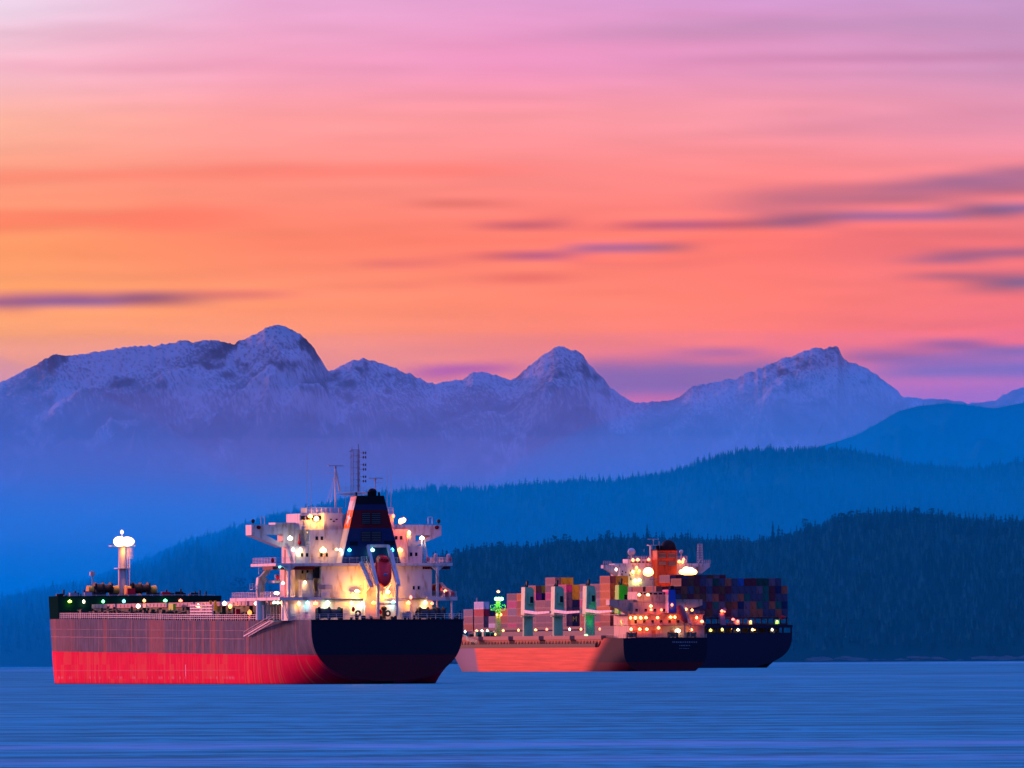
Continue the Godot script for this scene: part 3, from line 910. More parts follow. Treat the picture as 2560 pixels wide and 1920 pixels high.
func make_ship1() -> void:
	var h := Hull.new()
	moor(h, "bulk_carrier", "nearest ship, red and grey bulk carrier with dark stern and white superstructure", 969.0, 2000.0, 21.3)
	var s := h.node
	var white := white_steel("white steel")
	var navy := paint("black hull paint", 0.006, 0.008, 0.018, 0.45)
	var dark := paint("dark steel", 0.018, 0.022, 0.024, 0.6)
	var green := paint("dark green deck steel", 0.010, 0.040, 0.026, 0.6)
	var grey := paint("grey steel", 0.22, 0.23, 0.25, 0.5)
	var red := paint("red paint", 0.45, 0.012, 0.02, 0.5)
	var rope := paint("rope", 0.06, 0.05, 0.045, 0.9)
	var glass := paint("dark window glass", 0.008, 0.010, 0.014, 0.12)
	# ---- hull
	var side := StandardMaterial3D.new()
	side.resource_name = "worn hull paint"
	side.albedo_texture = hull_texture()
	side.roughness = 0.65
	side.metallic_specular = 0.07
	var f := func(w: float, t: float) -> Vector3:
		var vd := deck_y(w)
		var v := lerpf(vd, maxf(-3.0, 0.52 - 3.0 * minf(1.0, -w / 4.0)), t)
		return Vector3(hull_half(w, v, vd), v, w)
	var hull := part("hull", loft(h, f, 184.0, 110, 34, -1.0), side, s, "worn port side, grey above and red below")
	part("starboard_side", loft(h, f, 184.0, 60, 26, 1.0), side, hull)
	var up := []; var lowp := []
	for p in stern_plate(f, 40):
		(up if p.y >= 5.95 else lowp).append(p)
	var cut := hull_half(0.0, 5.95, deck_y(0.0))
	# the plate in two colours, cut at the paint line
	var upper := up.slice(0, up.size())
	upper.insert(up.size() / 2, Vector3(-cut, 5.95, 0)); upper.insert(up.size() / 2 + 1, Vector3(cut, 5.95, 0))
	lowp.push_front(Vector3(-cut, 5.94, 0)); lowp.append(Vector3(cut, 5.94, 0))
	var tr := part("transom", Mb.new().slab(upper, Vector3(0, 0, -0.25)), navy, s, "flat dark blue stern plate")
	part("boot_topping", Mb.new().slab(lowp, Vector3(0, 0, -0.25)), paint("dark red bottom paint", 0.055, 0.006, 0.012, 0.5), tr, "dark red lower stern plate")
	var dk := Mb.new()
	for i in 40:
		var w0 := -184.0 * i / 40.0; var w1 := -184.0 * (i + 1) / 40.0
		var y0 := deck_y(w0) - 0.02; var y1 := deck_y(w1) - 0.02
		var b0 := hull_half(w0, deck_y(w0), deck_y(w0)) - 0.02; var b1 := hull_half(w1, deck_y(w1), deck_y(w1)) - 0.02
		dk.quad(Vector3(-b0, y0, w0), Vector3(b0, y0, w0), Vector3(b1, y1, w1), Vector3(-b1, y1, w1))
	part("main_deck", dk, paint("deck paint", 0.10, 0.035, 0.025, 0.7), s)
	var rub := Mb.new()
	rub.beam(Vector3(-16.7, 13.05, 0.05), Vector3(16.7, 13.05, 0.05), 0.14, 0.3)
	part("stern_fender", rub, navy, s)
	# ---- forecastle
	var ff := func(w: float, t: float) -> Vector3:
		var v := lerpf(19.2, deck_y(w) + 0.01, t)
		return Vector3(hull_half(w, deck_y(w), deck_y(w)) + 0.25 * (1.0 - t), v, w)
	var fc := Mb.new()
	var fp := []; var fs := []
	for i in 6:
		for j in 16:
			var w := lerpf(-154.5, -183.0, j / 15.0)
			var p: Vector3 = ff.call(w, i / 5.0)
			fs.append(p)
	for i in 6:
		for j in 16:
			var p: Vector3 = fs[i * 16 + 15 - j]
			fp.append(Vector3(-p.x, p.y, p.z))
	fc.grid(fp, 6, 16); fc.grid(fs, 6, 16)
	var pa: Vector3 = ff.call(-154.5, 0.0); var pb: Vector3 = ff.call(-154.5, 1.0)
	fc.slab([Vector3(-pa.x, pa.y, -154.5), Vector3(pa.x, pa.y, -154.5), Vector3(pb.x, pb.y, -154.5), Vector3(-pb.x, pb.y, -154.5)], Vector3(0, 0, -0.3))
	for j in 15:
		var a: Vector3 = fs[j]; var b: Vector3 = fs[j + 1]
		fc.quad(Vector3(-a.x, a.y - 1.2, a.z), Vector3(a.x, a.y - 1.2, a.z), Vector3(b.x, b.y - 1.2, b.z), Vector3(-b.x, b.y - 1.2, b.z))
	var fore := part("forecastle", fc, paint("dark bow paint", 0.004, 0.022, 0.016, 0.8, 0.0, 0.0), s, "dark green raised bow")
	part("forecastle_rail", rail(Mb.new(), [Vector3(-17.5, 18.1, -154.7), Vector3(17.5, 18.1, -154.7)], 1.3, 2.4, 3, 0.09), paint("rail grey", 0.35, 0.33, 0.36, 0.5), fore)
	for q in [[187, 1065, LIME], [275, 1066, WHITE], [397, 1065, GREEN], [527, 1063, CYAN], [655, 1060, WARM], [787, 1060, GREEN], [883, 1060, ORANGE]]:
		var p := lz(h, 100.0 + q[0] / 2.5133, 1080.0 + q[1] / 2.5136, -153.8)
		lamp(s, p, q[2], 2.2, 0.5, "bow_light")
	for q in [[395.0, 985.0, 1.0], [630.0, 985.0, -1.0]]:
		var p := lz(h, 100.0 + q[0] / 2.5133, 1080.0 + q[1] / 2.5136, -166.0)
		winch(s, p, 1.45, 3.4, dark, paint("brown rope", 0.05, 0.032, 0.02, 0.8), "windlass")
		for e in [-1.0, 1.0]: part("warping_drum", Mb.new().tube(p + Vector3(e * 2.3, -0.3, 0), p + Vector3(e * 3.6, -0.3, 0), 0.9, 1.05, 12), paint("yellow drum", 0.55, 0.28, 0.04, 0.6), s)  # yellow lamplight on the drum ends, put into their colour
	var clut := Mb.new()
	var gc := RandomNumberGenerator.new(); gc.seed = 21
	for k in 70:
		var cu := gc.randf_range(-16.5, 16.5); var cw := gc.randf_range(-168.0, -155.5)
		if k % 3: clut.box(Vector3(cu, 18.0, cw), Vector3(cu + gc.randf_range(0.3, 1.8), 18.0 + gc.randf_range(0.8, 2.3), cw + gc.randf_range(0.3, 1.2)))
		else: clut.tube(Vector3(cu, 18.0, cw), Vector3(cu, 18.0 + gc.randf_range(1.2, 2.8), cw), 0.2, 0.2, 7)
	part("bow_fittings", clut, dark, s).set_meta("kind", "stuff")
	for q in [[210.0, 1028.0, 0], [790.0, 1022.0, 1], [300.0, 1024.0, 2], [570.0, 1000.0, 1]]:
		var bp := lz(h, 100.0 + q[0] / 2.5133, 1080.0 + q[1] / 2.5136, -156.0)
		part("bow_locker", Mb.new().box(bp - Vector3(0.9, 0.9, 0.4), bp + Vector3(0.9, 0.6, 0.4)), [grey, red, paint("pale lilac paint", 0.3, 0.26, 0.34, 0.5)][q[2]], s)
	# ---- foremast with its floodlights
	var mp := lz(h, 100.0 + 517 / 2.5133, 1080.0 + 1030 / 2.5136, -168.0)
	var mt := Mb.new()
	mt.tube(Vector3(mp.x, 18.0, mp.z), Vector3(mp.x, 30.4, mp.z), 0.95, 0.75, 14)
	mt.tube(Vector3(mp.x, 30.4, mp.z), Vector3(mp.x, 33.2, mp.z), 0.18, 0.12, 8)
	mt.box(Vector3(mp.x - 1.5, 25.3, mp.z - 1.2), Vector3(mp.x + 1.5, 25.5, mp.z + 1.2))
	mt.box(Vector3(mp.x - 2.8, 30.2, mp.z - 0.8), Vector3(mp.x + 2.8, 30.45, mp.z + 0.8))
	var fm := part("foremast", mt, white, s, "white foremast carrying floodlights")
	var cage := Mb.new()
	for k in 8:
		var y := 27.6 + k * 0.3
		for a in 10:
			var t0 := TAU * a / 10.0; var t1 := TAU * (a + 1) / 10.0
			cage.beam(Vector3(mp.x + 1.7 + cos(t0) * 0.9, y, mp.z + sin(t0) * 0.9), Vector3(mp.x + 1.7 + cos(t1) * 0.9, y, mp.z + sin(t1) * 0.9), 0.07)
	stairs(cage, Vector3(mp.x + 1.3, 19.0, mp.z + 0.6), Vector3(mp.x + 1.3, 30.0, mp.z + 0.6), Vector3(0.5, 0, 0), 16)
	part("ladder_cage", cage, white, fm)
	for k in 2:
		lamp(fm, Vector3(mp.x - 0.85 + k * 1.7, 31.3, mp.z + 1.0), Color(1.0, 0.62, 0.28), 100.0, 1.75, "floodlight")
	lamp(fm, Vector3(mp.x, 33.4, mp.z), Color(1, 0.7, 0.4), 6.0, 0.55, "masthead_light")
	var pole := Mb.new()
	pole.tube(Vector3(mp.x - 7.0, 18.0, mp.z), Vector3(mp.x - 7.0, 25.0, mp.z), 0.14)
	pole.box(Vector3(mp.x - 7.5, 23.8, mp.z - 0.4), Vector3(mp.x - 6.5, 24.6, mp.z + 0.4))
	part("bow_pole", pole, grey, s)
	# ---- hatches along the deck
	for k in 7:
		var w0 := -36.0 - k * 17.0
		var cm := part("hatch_coaming", Mb.new().box(Vector3(-11, 13.2, w0 - 14.6), Vector3(11, 16.4, w0)), green, s)
		var hc := Mb.new()
		hc.box(Vector3(-11.6, 16.42, w0 - 15.2), Vector3(11.6, 17.35, w0 + 0.3))
		for j in 6: hc.box(Vector3(-11.7, 16.6, w0 - 1.6 - j * 2.4), Vector3(-11.55, 17.2, w0 - 0.7 - j * 2.4))
		part("hatch_cover", hc, paint("hatch cover paint", 0.42, 0.26, 0.22, 0.6), cm, "beige hatch cover")
	var fit := Mb.new()
	var g := RandomNumberGenerator.new(); g.seed = 11
	for k in 190:
		var w := g.randf_range(-155.0, -34.0)
		var u := g.randf_range(-17.6, -12.4)
		var y := deck_y(w)
		var q := g.randf()
		if q < 0.45: fit.box(Vector3(u - 0.4, y, w - g.randf_range(0.3, 1.2)), Vector3(u + 0.4, y + g.randf_range(0.6, 2.2), w))
		elif q < 0.75: fit.tube(Vector3(u, y, w), Vector3(u, y + g.randf_range(1.0, 2.9), w), 0.28, 0.28, 7)
		else: fit.tube(Vector3(u, y + g.randf_range(0.8, 2.2), w), Vector3(u, y + g.randf_range(0.8, 2.2), w - g.randf_range(3.0, 9.0)), 0.16, 0.16, 6)
	var fo := part("deck_fittings", fit, green, s)
	fo.set_meta("kind", "stuff")
	for q in [[1072.0, 0], [1102.0, 0]]:
		var p := c1(h, q[0], 1087.0, -13.0)
		part("vent_cowl", Mb.new().tube(p - Vector3(0, 1.2, 0), p + Vector3(0, 0.9, 0), 0.42, 0.26, 10), paint("yellow paint", 0.75, 0.33, 0.02, 0.5), s, "yellow cone shaped vent")
	for q in [[830.0, 1100.0, 1.5], [1020.0, 1100.0, 0.8], [1385.0, 1095.0, 1.0]]:
		var p := c1(h, q[0], q[1], -13.4)
		part("hose_cover", Mb.new().box(p + Vector3(-0.3, -0.7, -q[2]), p + Vector3(0.3, 0.7, q[2])), paint("lime paint", 0.30, 0.55, 0.02, 0.5), s, "lime green cover")
	var rb := c1(h, 1243.0, 1136.0, -17.6)
	part("fire_hose_box", Mb.new().tube(rb - Vector3(0, 0.8, 0), rb + Vector3(0, 0.8, 0), 0.55, 0.55, 12), red, s)
	for q in [[617, 1095, WHITE, 5.0], [995, 1093, Color(1, 0.75, 0.4), 9.0], [1195, 1095, WARM, 11.0], [1160, 1078, WHITE, 4.0], [1360, 1078, WHITE, 4.0]]:
		lamp(s, c1(h, q[0], q[1], -13.0), q[2], q[3], 0.62, "hatch_light")
	var lp := c1(h, 1317.0, 1135.0, -17.2)
	part("lamp_post", Mb.new().tube(Vector3(lp.x, deck_y(lp.z), lp.z), lp, 0.10, 0.10, 6), white, s)
	lamp(s, lp, ORANGE, 12.0, 0.7, "gangway_light")
	# ---- port rail and what stands by it
	var pts := []
	for k in 25:
		var w := -26.0 - k * 5.4
		pts.append(Vector3(-hull_half(w, deck_y(w), deck_y(w)) + 0.15, deck_y(w), w))
	part("port_rail", rail(Mb.new(), pts, 1.25, 1.35, 3, 0.10), white, s)
	var sg := Mb.new()
	var ga := c1(h, 945, 1150, -18.7); var gb := c1(h, 1085, 1150, -18.7)
	for k in 4: sg.beam(Vector3(-18.7, ga.y + 0.15 + k * 0.62, ga.z), Vector3(-18.7, gb.y + 0.15 + k * 0.62, gb.z), 0.2, 0.34)
	for k in 8: sg.beam(Vector3(-18.6, deck_y(ga.z), lerpf(ga.z, gb.z, k / 7.0)), Vector3(-18.6, ga.y + 2.4, lerpf(ga.z, gb.z, k / 7.0)), 0.12)
	part("stowed_gangway", sg, white, s, "white gangway stowed flat along the rail")
	# the lowered gangway on the port side
	var w1 := -26.5; var w0 := -44.5
	var gu := -19.6
	var top := c1(h, (600.0 + 200.0 / 2.5133 - 100.0) * 2.5133, 1188.0, gu); var bot := c1(h, (600.0 + 38.0 / 2.5133 - 100.0) * 2.5133, 1284.0, gu)
	part("gangway", stairs(Mb.new(), bot, top, Vector3(1.0, 0, 0), 22), white_steel("white steel"), s, "gangway stairs lowered down the port side")
	part("gangway_platform", Mb.new().box(top + Vector3(-0.7, -0.1, -0.2), top + Vector3(1.6, 0.12, 2.4)), grey, s)
	# ---- lower deckhouse at the stern
	var wall := part("lower_deckhouse", pbox(Mb.new(), h, 300, 1052, 1205, 1185, -9.6, 4.0), white, s)
	for q in [[690, 1075, 742, 1150], [318, 1078, 350, 1160]]:
		part("door", pbox(Mb.new(), h, q[0], q[1], q[2], q[3], -9.52, 0.14), paint("pale green door", 0.42, 0.55, 0.5, 0.5), wall)
	part("escape_trunk", pbox(Mb.new(), h, 786, 1034, 908, 1172, -8.4, 1.3), white, s)
	# slab of the boat deck (A)
	var sa := Mb.new()
	var a0 := c2(h, 250, 1058, -8.6); var a1 := c2(h, 1366, 1036, -8.6)
	sa.box(Vector3(a0.x, a0.y, -39.0), Vector3(-11.0, a1.y + 0.05, -8.6))
	sa.box(Vector3(12.0, a0.y - 0.1, -34.0), Vector3(a1.x, a1.y + 0.05, -8.6))
	sa.box(Vector3(-11.0, a0.y + 0.32, -20.0), Vector3(12.0, a1.y + 0.05, -9.0))
	var slab := part("boat_deck", sa, white, s)
	for q in [270, 1240, 1333]: part("deck_post", pbox(Mb.new(), h, q - 4, 1056, q + 4, 1180, -8.9, 0.3), white, s)
	for k in 7:
		var p := c2(h, 150 + k * 17, 1180, -20.0)
		part("vent_pipe", Mb.new().tube(p, p + Vector3(0, 2.6 + 0.5 * (k % 3), 0), 0.22, 0.22, 8).ball(p + Vector3(0, 2.8 + 0.5 * (k % 3), 0), Vector3(0.32, 0.3, 0.32), 8, 6), white, s)
	part("crane_pillar", Mb.new().tube(c2(h, 131, 1182, -22.0), c2(h, 131, 1056, -22.0), 1.0, 1.0, 14), paint("pale green steel", 0.34, 0.42, 0.40, 0.5), s)
	# ---- big white house (B) and its port wing
	var bh := part("middle_deckhouse", pbox(Mb.new(), h, 512, 842, 1205, 1046, -9.6, 12.0), white, s)
	part("inner_wall", pbox(Mb.new(), h, 345, 842, 520, 1046, -14.5, 9.0), white, bh)
	part("side_wall", pbox(Mb.new(), h, 345, 842, 350, 1046, -14.4, 9.0), white, bh)
	part("deck_locker", pbox(Mb.new(), h, 392, 930, 460, 1046, -11.0, 2.6), white, s)
	part("vent_drum", Mb.new().tube(c2(h, 440, 928, -12.0), c2(h, 440, 885, -12.0), 0.9, 0.75, 14), grey, s)
	for q in [[468, 850, 503, 918]]: part("lift_cage", pbox(Mb.new(), h, q[0], q[1], q[2], q[3], -10.6, 1.0), glass, s)
	part("notice_board", pbox(Mb.new(), h, 537, 960, 581, 989, -9.5, 0.12), paint("grey board", 0.24, 0.22, 0.28, 0.5), bh)
	part("louvre_panel", pbox(Mb.new(), h, 490, 960, 534, 989, -9.5, 0.12), paint("grey louvre", 0.12, 0.12, 0.16, 0.5), bh)
	var wins := [[1086, 968, bh, -9.6], [1117, 968, bh, -9.6], [387, 868, bh, -14.5], [418, 868, bh, -14.5]]
	for q in wins: part("window", pbox(Mb.new(), h, q[0], q[1], q[0] + 12, q[1] + 22, q[3] + 0.06, 0.14), glass, q[2])
	# slab (C) with its brackets and dark red soffit
	var sc := Mb.new()
	var d0 := c2(h, 225, 842, -8.8); var d1 := c2(h, 1336, 823, -8.8)
	sc.box(Vector3(d0.x, d0.y, -24.0), Vector3(d1.x, d1.y, -8.8))
	var cs := part("upper_deck", sc, white, s)
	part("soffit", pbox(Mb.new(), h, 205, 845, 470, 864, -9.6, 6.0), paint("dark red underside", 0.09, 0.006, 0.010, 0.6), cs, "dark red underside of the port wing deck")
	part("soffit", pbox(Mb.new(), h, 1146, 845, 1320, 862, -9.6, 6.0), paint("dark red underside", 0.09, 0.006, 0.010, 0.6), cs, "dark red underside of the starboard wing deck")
	for q in [308.0, 1240.0]:
		var p0 := c2(h, q, 1046, -9.0); var p1 := c2(h, q, 842, -9.0)
		var mb := Mb.new().beam(p0, p1, 0.5, 0.4)
		for sg2 in [-1.0, 1.0]: mb.slab([p1, p1 + Vector3(sg2 * 1.5, 0, 0), p1 + Vector3(sg2 * 0.3, -1.0, 0), p1 + Vector3(0, -1.3, 0)], Vector3(0, 0, -0.25))
		part("wing_post", mb, white, s)
	# ---- upper house
	var uh := part("upper_deckhouse", pbox(Mb.new(), h, 440, 612, 1055, 824, -13.2, 10.0), white, s)
	part("port_block", pbox(Mb.new(), h, 345, 716, 441, 824, -13.6, 8.0), white, uh)
	part("starboard_block", pbox(Mb.new(), h, 1053, 716, 1145, 824, -13.6, 8.0), white, uh)
	part("port_bay", pbox(Mb.new(), h, 350, 582, 438, 716, -16.0, 6.0), white, uh)
	for q in [[475, 656], [507, 656], [974, 653], [1005, 653]]: part("window", pbox(Mb.new(), h, q[0], q[1], q[0] + 16, q[1] + 23, -13.14, 0.14), glass, uh)
	for q in [[382, 761], [414, 761], [1068, 757], [1100, 757], [505, 761], [538, 761]]: part("window", pbox(Mb.new(), h, q[0], q[1], q[0] + 15, q[1] + 23, -13.54 if q[0] < 440 or q[0] > 1053 else -13.14, 0.14), glass, uh)
	part("panel_frame", pbox(Mb.new(), h, 581, 729, 597, 744, -13.12, 0.14), grey, uh)
	# ---- bridge
	var br := part("bridge_house", pbox(Mb.new(), h, 375, 513, 965, 614, -14.2, 8.0), white, s)
	part("chart_room", pbox(Mb.new(), h, 527, 508, 642, 614, -13.4, 3.0), white, br)
	for k in 4: part("window", pbox(Mb.new(), h, 384 + k * 34, 527, 408 + k * 34, 552, -14.1, 0.14), glass, br)
	for k in 3: part("hatch", pbox(Mb.new(), h, 566 + k * 18, 545 + 12 * (k % 2), 578 + k * 18, 553 + 12 * (k % 2), -13.3, 0.14), glass, br)
	# bridge wings: box girder, brace and end plate
	for k in 2:
		var wing := Mb.new()
		var wn := -17.5
		if k == 0:
			var p := [c2(h, 92, 584, wn), c2(h, 350, 580, wn), c2(h, 350, 712, wn), c2(h, 262, 725, wn), c2(h, 92, 648, wn)]
			var o := [c2(h, 158, 645, wn), c2(h, 270, 645, wn), c2(h, 270, 695, wn), c2(h, 250, 692, wn)]
			wing.slab([p[0], p[1], c2(h, 350, 645, wn), o[1], o[0], c2(h, 92, 645, wn)], Vector3(0, 0, -3.4))
			wing.slab([c2(h, 92, 645.2, wn), o[0], o[3], p[3], c2(h, 72, 650, wn)], Vector3(0, 0, -3.4))
			wing.slab([o[1] + Vector3(0, -0.01, 0), c2(h, 350, 645.2, wn), c2(h, 350, 650, wn), c2(h, 348, 700, wn), p[2], p[3] + Vector3(0.02, 0, 0), o[3] + Vector3(0.02, 0, 0), o[2]], Vector3(0, 0, -3.4))
		else:
			wing.slab([c2(h, 960, 582, wn), c2(h, 1265, 586, wn), c2(h, 1265, 650, wn), c2(h, 1200, 650, wn), c2(h, 960, 645, wn)], Vector3(0, 0, -3.4))
			wing.slab([c2(h, 1200, 650.2, wn), c2(h, 1265, 650.2, wn), c2(h, 1152, 697, wn), c2(h, 1104, 716, wn), c2(h, 1100, 690, wn), c2(h, 1150, 685, wn)], Vector3(0, 0, -3.4))
			wing.slab([c2(h, 960, 645.2, wn), c2(h, 1104, 647, wn), c2(h, 1100, 716, wn), c2(h, 960, 716, wn)], Vector3(0, 0, -3.4))
		var wo := part("bridge_wing", wing, white, s, "port bridge wing" if k == 0 else "starboard bridge wing")
		var e := c2(h, 118 if k == 0 else 1237, 599, wn + 0.02)
		part("side_light_box", Mb.new().ball(e, Vector3(0.5, 0.42, 0.3), 10, 6), paint("dark red box", 0.11, 0.003, 0.006, 0.5), wo)
		var gx := 70 if k == 0 else 1182
		var fr := Mb.new()
		var q0 := c2(h, gx + (62 if k == 0 else 0), 580, wn - 1.0); var q1 := c2(h, gx + (84 if k == 0 else 26), 580, wn - 1.0)
		fr.beam(q0, q0 + Vector3(0, 1.5, 0), 0.09); fr.beam(q1, q1 + Vector3(0, 1.5, 0), 0.09); fr.beam(q0 + Vector3(0, 1.5, 0), q1 + Vector3(0, 1.5, 0), 0.09)
		part("wing_rail", fr, white, wo)
		var lf := c2(h, 82 if k == 0 else 1248, 560, wn - 0.6)
		part("search_light", Mb.new().tube(lf - Vector3(0, 0.7, 0), lf, 0.08).ball(lf, Vector3(0.42, 0.45, 0.4), 10, 6), dark, wo)
	part("wing_cap", pbox(Mb.new(), h, 72, 584, 93, 648, -17.45, 3.5), white, s)
	part("wing_roof", pbox(Mb.new(), h, 222, 569, 385, 582, -17.2, 4.0), white, s)
	# ---- funnel
	var fn := Node3D.new(); fn.name = "funnel"; s.add_child(fn, true)
	fn.set_meta("label", "tall tapered funnel in dark blue with a dark red band")
	var wa := -9.7; var wf := -13.1
	var lu := func(y: float) -> float: return c2(h, lerpf(735, 640, (y - 400.0) / 422.0), y, wa).x
	var ru := func(y: float) -> float: return c2(h, lerpf(905, 1010, (y - 400.0) / 422.0), y, wa).x
	var yv := func(y: float) -> float: return c2(h, 800, y, wa).y
	var bands := [[400.0, 455.0, paint("funnel black", 0.004, 0.004, 0.008, 0.6)], [455.0, 490.0, paint("funnel blue", 0.006, 0.016, 0.055, 0.5)], [490.0, 605.0, paint("funnel red", 0.085, 0.006, 0.012, 0.5)], [605.0, 824.0, paint("funnel navy", 0.005, 0.018, 0.062, 0.5)]]
	for b in bands:
		var l0: float = lu.call(b[0]); var l1: float = lu.call(b[1]); var r0: float = ru.call(b[0]); var r1: float = ru.call(b[1])
		var v0: float = yv.call(b[0]); var v1: float = yv.call(b[1])
		part("funnel_band", Mb.new().slab([Vector3(l0, v0, wa), Vector3(r0, v0, wa), Vector3(r1, v1 , wa), Vector3(l1, v1, wa)], Vector3(0, 0, wf - wa)), b[2], fn)
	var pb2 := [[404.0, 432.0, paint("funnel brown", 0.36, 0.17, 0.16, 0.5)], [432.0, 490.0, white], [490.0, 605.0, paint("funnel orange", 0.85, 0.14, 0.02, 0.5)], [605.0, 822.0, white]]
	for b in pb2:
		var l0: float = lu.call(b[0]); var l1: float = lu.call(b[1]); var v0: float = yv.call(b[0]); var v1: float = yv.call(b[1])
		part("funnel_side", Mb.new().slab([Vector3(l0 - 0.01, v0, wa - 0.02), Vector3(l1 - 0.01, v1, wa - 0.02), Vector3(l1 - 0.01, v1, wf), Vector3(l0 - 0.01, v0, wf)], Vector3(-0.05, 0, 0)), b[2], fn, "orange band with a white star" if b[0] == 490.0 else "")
	var st := []
	var cm := Vector3(0, yv.call(546.0), (wa + wf) * 0.5)
	for k in 10:
		var t := TAU * k / 10.0 + 0.16
		var r := 1.0 if k % 2 == 0 else 0.36
		var y := cm.y + cos(t) * r * 1.75
		var z := cm.z + sin(t) * r * 1.25
		var fy: float = (cm.y - y) / (yv.call(400.0) - yv.call(822.0)) * 422.0 + 546.0
		st.append(Vector3(lu.call(fy) - 0.075, y, z))
	part("star", Mb.new().slab(st, Vector3(-0.04, 0, 0)), paint("star white", 0.8, 0.78, 0.76, 0.5), fn, "white star emblem")
	for q in [[765, 508, 820, 578], [826, 508, 886, 578], [762, 624, 822, 690], [826, 624, 889, 690]]:
		var lv := Mb.new()
		pbox(lv, h, q[0], q[1], q[2], q[3], wa + 0.06, 0.1)
		var lo := part("louvre", lv, glass, fn)
		var sl := Mb.new()
		for k in 6:
			var y: float = lerpf(q[1] + 6, q[3] - 6, k / 5.0)
			pbox(sl, h, q[0] + 3, y - 2.4, q[2] - 3, y + 2.4, wa + 0.16, 0.12)
		part("slats", sl, paint("louvre slat", 0.05, 0.06, 0.07, 0.4), lo)
	for q in [[690, 688, 741, 713], [905, 684, 972, 712]]: part("vent_grille", pbox(Mb.new(), h, q[0], q[1], q[2], q[3], wa + 0.06, 0.1), paint("vent black", 0.004, 0.005, 0.01, 0.6), fn)
	var ex := Mb.new()
	ex.tube(c2(h, 832, 402, -11.4), c2(h, 832, 372, -11.4), 0.85, 0.85, 14).ball(c2(h, 832, 376, -11.4), Vector3(0.9, 0.75, 0.9), 14, 8)
	ex.tube(c2(h, 730, 420, -11.4), c2(h, 730, 378, -11.4), 0.22, 0.22, 8).tube(c2(h, 873, 412, -11.4), c2(h, 873, 378, -11.4), 0.24, 0.24, 8).tube(c2(h, 806, 402, -11.4), c2(h, 806, 374, -11.4), 0.18, 0.18, 8)
	part("exhaust_pipes", ex, paint("soot black", 0.004, 0.004, 0.006, 0.7), fn)
	# ---- compass deck, masts and aerials
	part("mast_platform", Mb.new().slab([c2(h, 604, 388, -14.6), c2(h, 700, 380, -14.6), c2(h, 800, 380, -14.6), c2(h, 800, 392, -14.6), c2(h, 690, 397, -14.6), c2(h, 640, 388, -14.6)], Vector3(0, 0, -2.4)), white, s)
	part("platform_rail", rail(Mb.new(), [c2(h, 632, 380, -14.7), c2(h, 825, 380, -14.7)], 1.1, 1.5, 3, 0.05), grey, s)
	var mm := Mb.new()
	var mc := c2(h, 725, 376, -15.8)
	lattice(mm, mc, 0.75, 0.68, c2(h, 725, 112, -15.8).y - mc.y, 7, 0.05)
	var bluegrey := paint("blue grey mast", 0.05, 0.07, 0.11, 0.5)
	var mo := part("radar_tower", mm, bluegrey, s, "lattice signal mast hung with dark lamps")
	var ty := c2(h, 745, 100, -15.8)
	part("mast_top", Mb.new().tube(Vector3(mc.x + 0.7, mc.y, mc.z), Vector3(mc.x + 0.7, ty.y + 0.8, mc.z), 0.13, 0.07, 6).tube(Vector3(mc.x - 0.7, ty.y - 0.6, mc.z), Vector3(mc.x - 0.7, ty.y + 0.2, mc.z), 0.07, 0.04, 6), bluegrey, mo)
	for y in [131, 159, 206, 235, 281, 309]:
		for x in [775, 789]:
			var p := c2(h, x, y, -15.8)
			part("signal_lamp", Mb.new().tube(p - Vector3(0, 0.26, 0), p + Vector3(0, 0.26, 0), 0.13, 0.13, 8), dark, mo)
		var p2 := c2(h, 795, y, -15.8)
		part("lamp_arm", Mb.new().beam(Vector3(mc.x + 0.7, p2.y, mc.z), p2, 0.06), bluegrey, mo)
	for x in [685.0, 688.0]: part("side_bracket", Mb.new().beam(c2(h, x, 122 if x < 687 else 160, -15.8), c2(h, 702, 122 if x < 687 else 160, -15.8), 0.09), bluegrey, mo)
	var ra := c2(h, 600, 505, -14.4)
	part("main_mast", Mb.new().tube(ra, c2(h, 600, 222, -14.4), 0.2, 0.16, 8).beam(c2(h, 604, 240, -14.4), c2(h, 626, 372, -14.4), 0.32, 0.2).beam(c2(h, 548, 255, -14.4), c2(h, 600, 258, -14.4), 0.08).beam(c2(h, 588, 294, -14.4), c2(h, 600, 292, -14.4), 0.4, 0.2).beam(c2(h, 600, 250, -14.4), c2(h, 548, 440, -14.4), 0.05).beam(c2(h, 596, 250, -14.4), c2(h, 570, 440, -14.4), 0.05), white, s)
	part("radar_scanner", Mb.new().box(c2(h, 556, 215, -14.3), c2(h, 646, 210, -14.7)).tube(c2(h, 600, 232, -14.4), c2(h, 600, 214, -14.4), 0.26, 0.2, 8), grey, s)
	var rb2 := c2(h, 850, 360, -15.0)
	part("second_radar", Mb.new().tube(rb2, c2(h, 850, 300, -15.0), 0.10, 0.10, 6).box(c2(h, 808, 293, -14.9), c2(h, 896, 288, -15.2)).ball(c2(h, 850, 300, -15.0), Vector3(0.25, 0.35, 0.25), 8, 6).beam(c2(h, 850, 316, -15.0), c2(h, 898, 316, -15.0), 0.07), grey, s)
	for q in [[422, 135, 475], [447, 250, 475], [925, 245, 480], [948, 220, 480], [665, 300, 475]]:
		part("whip_aerial", Mb.new().tube(c2(h, q[0], q[2], -15.0), c2(h, q[0], q[1], -15.0), 0.05, 0.025, 5), grey, s)
	part("compass_deck_rail", rail(Mb.new(), [c2(h, 385, 512, -14.3), c2(h, 640, 510, -14.3)], 1.15, 1.0, 4, 0.06), white, s)
	part("compass_deck_rail", rail(Mb.new(), [c2(h, 920, 512, -14.3), c2(h, 962, 512, -14.3)], 1.15, 1.0, 4, 0.06), white, s)
	part("name_board", pbox(Mb.new(), h, 384, 476, 421, 510, -14.1, 0.12), white, s)
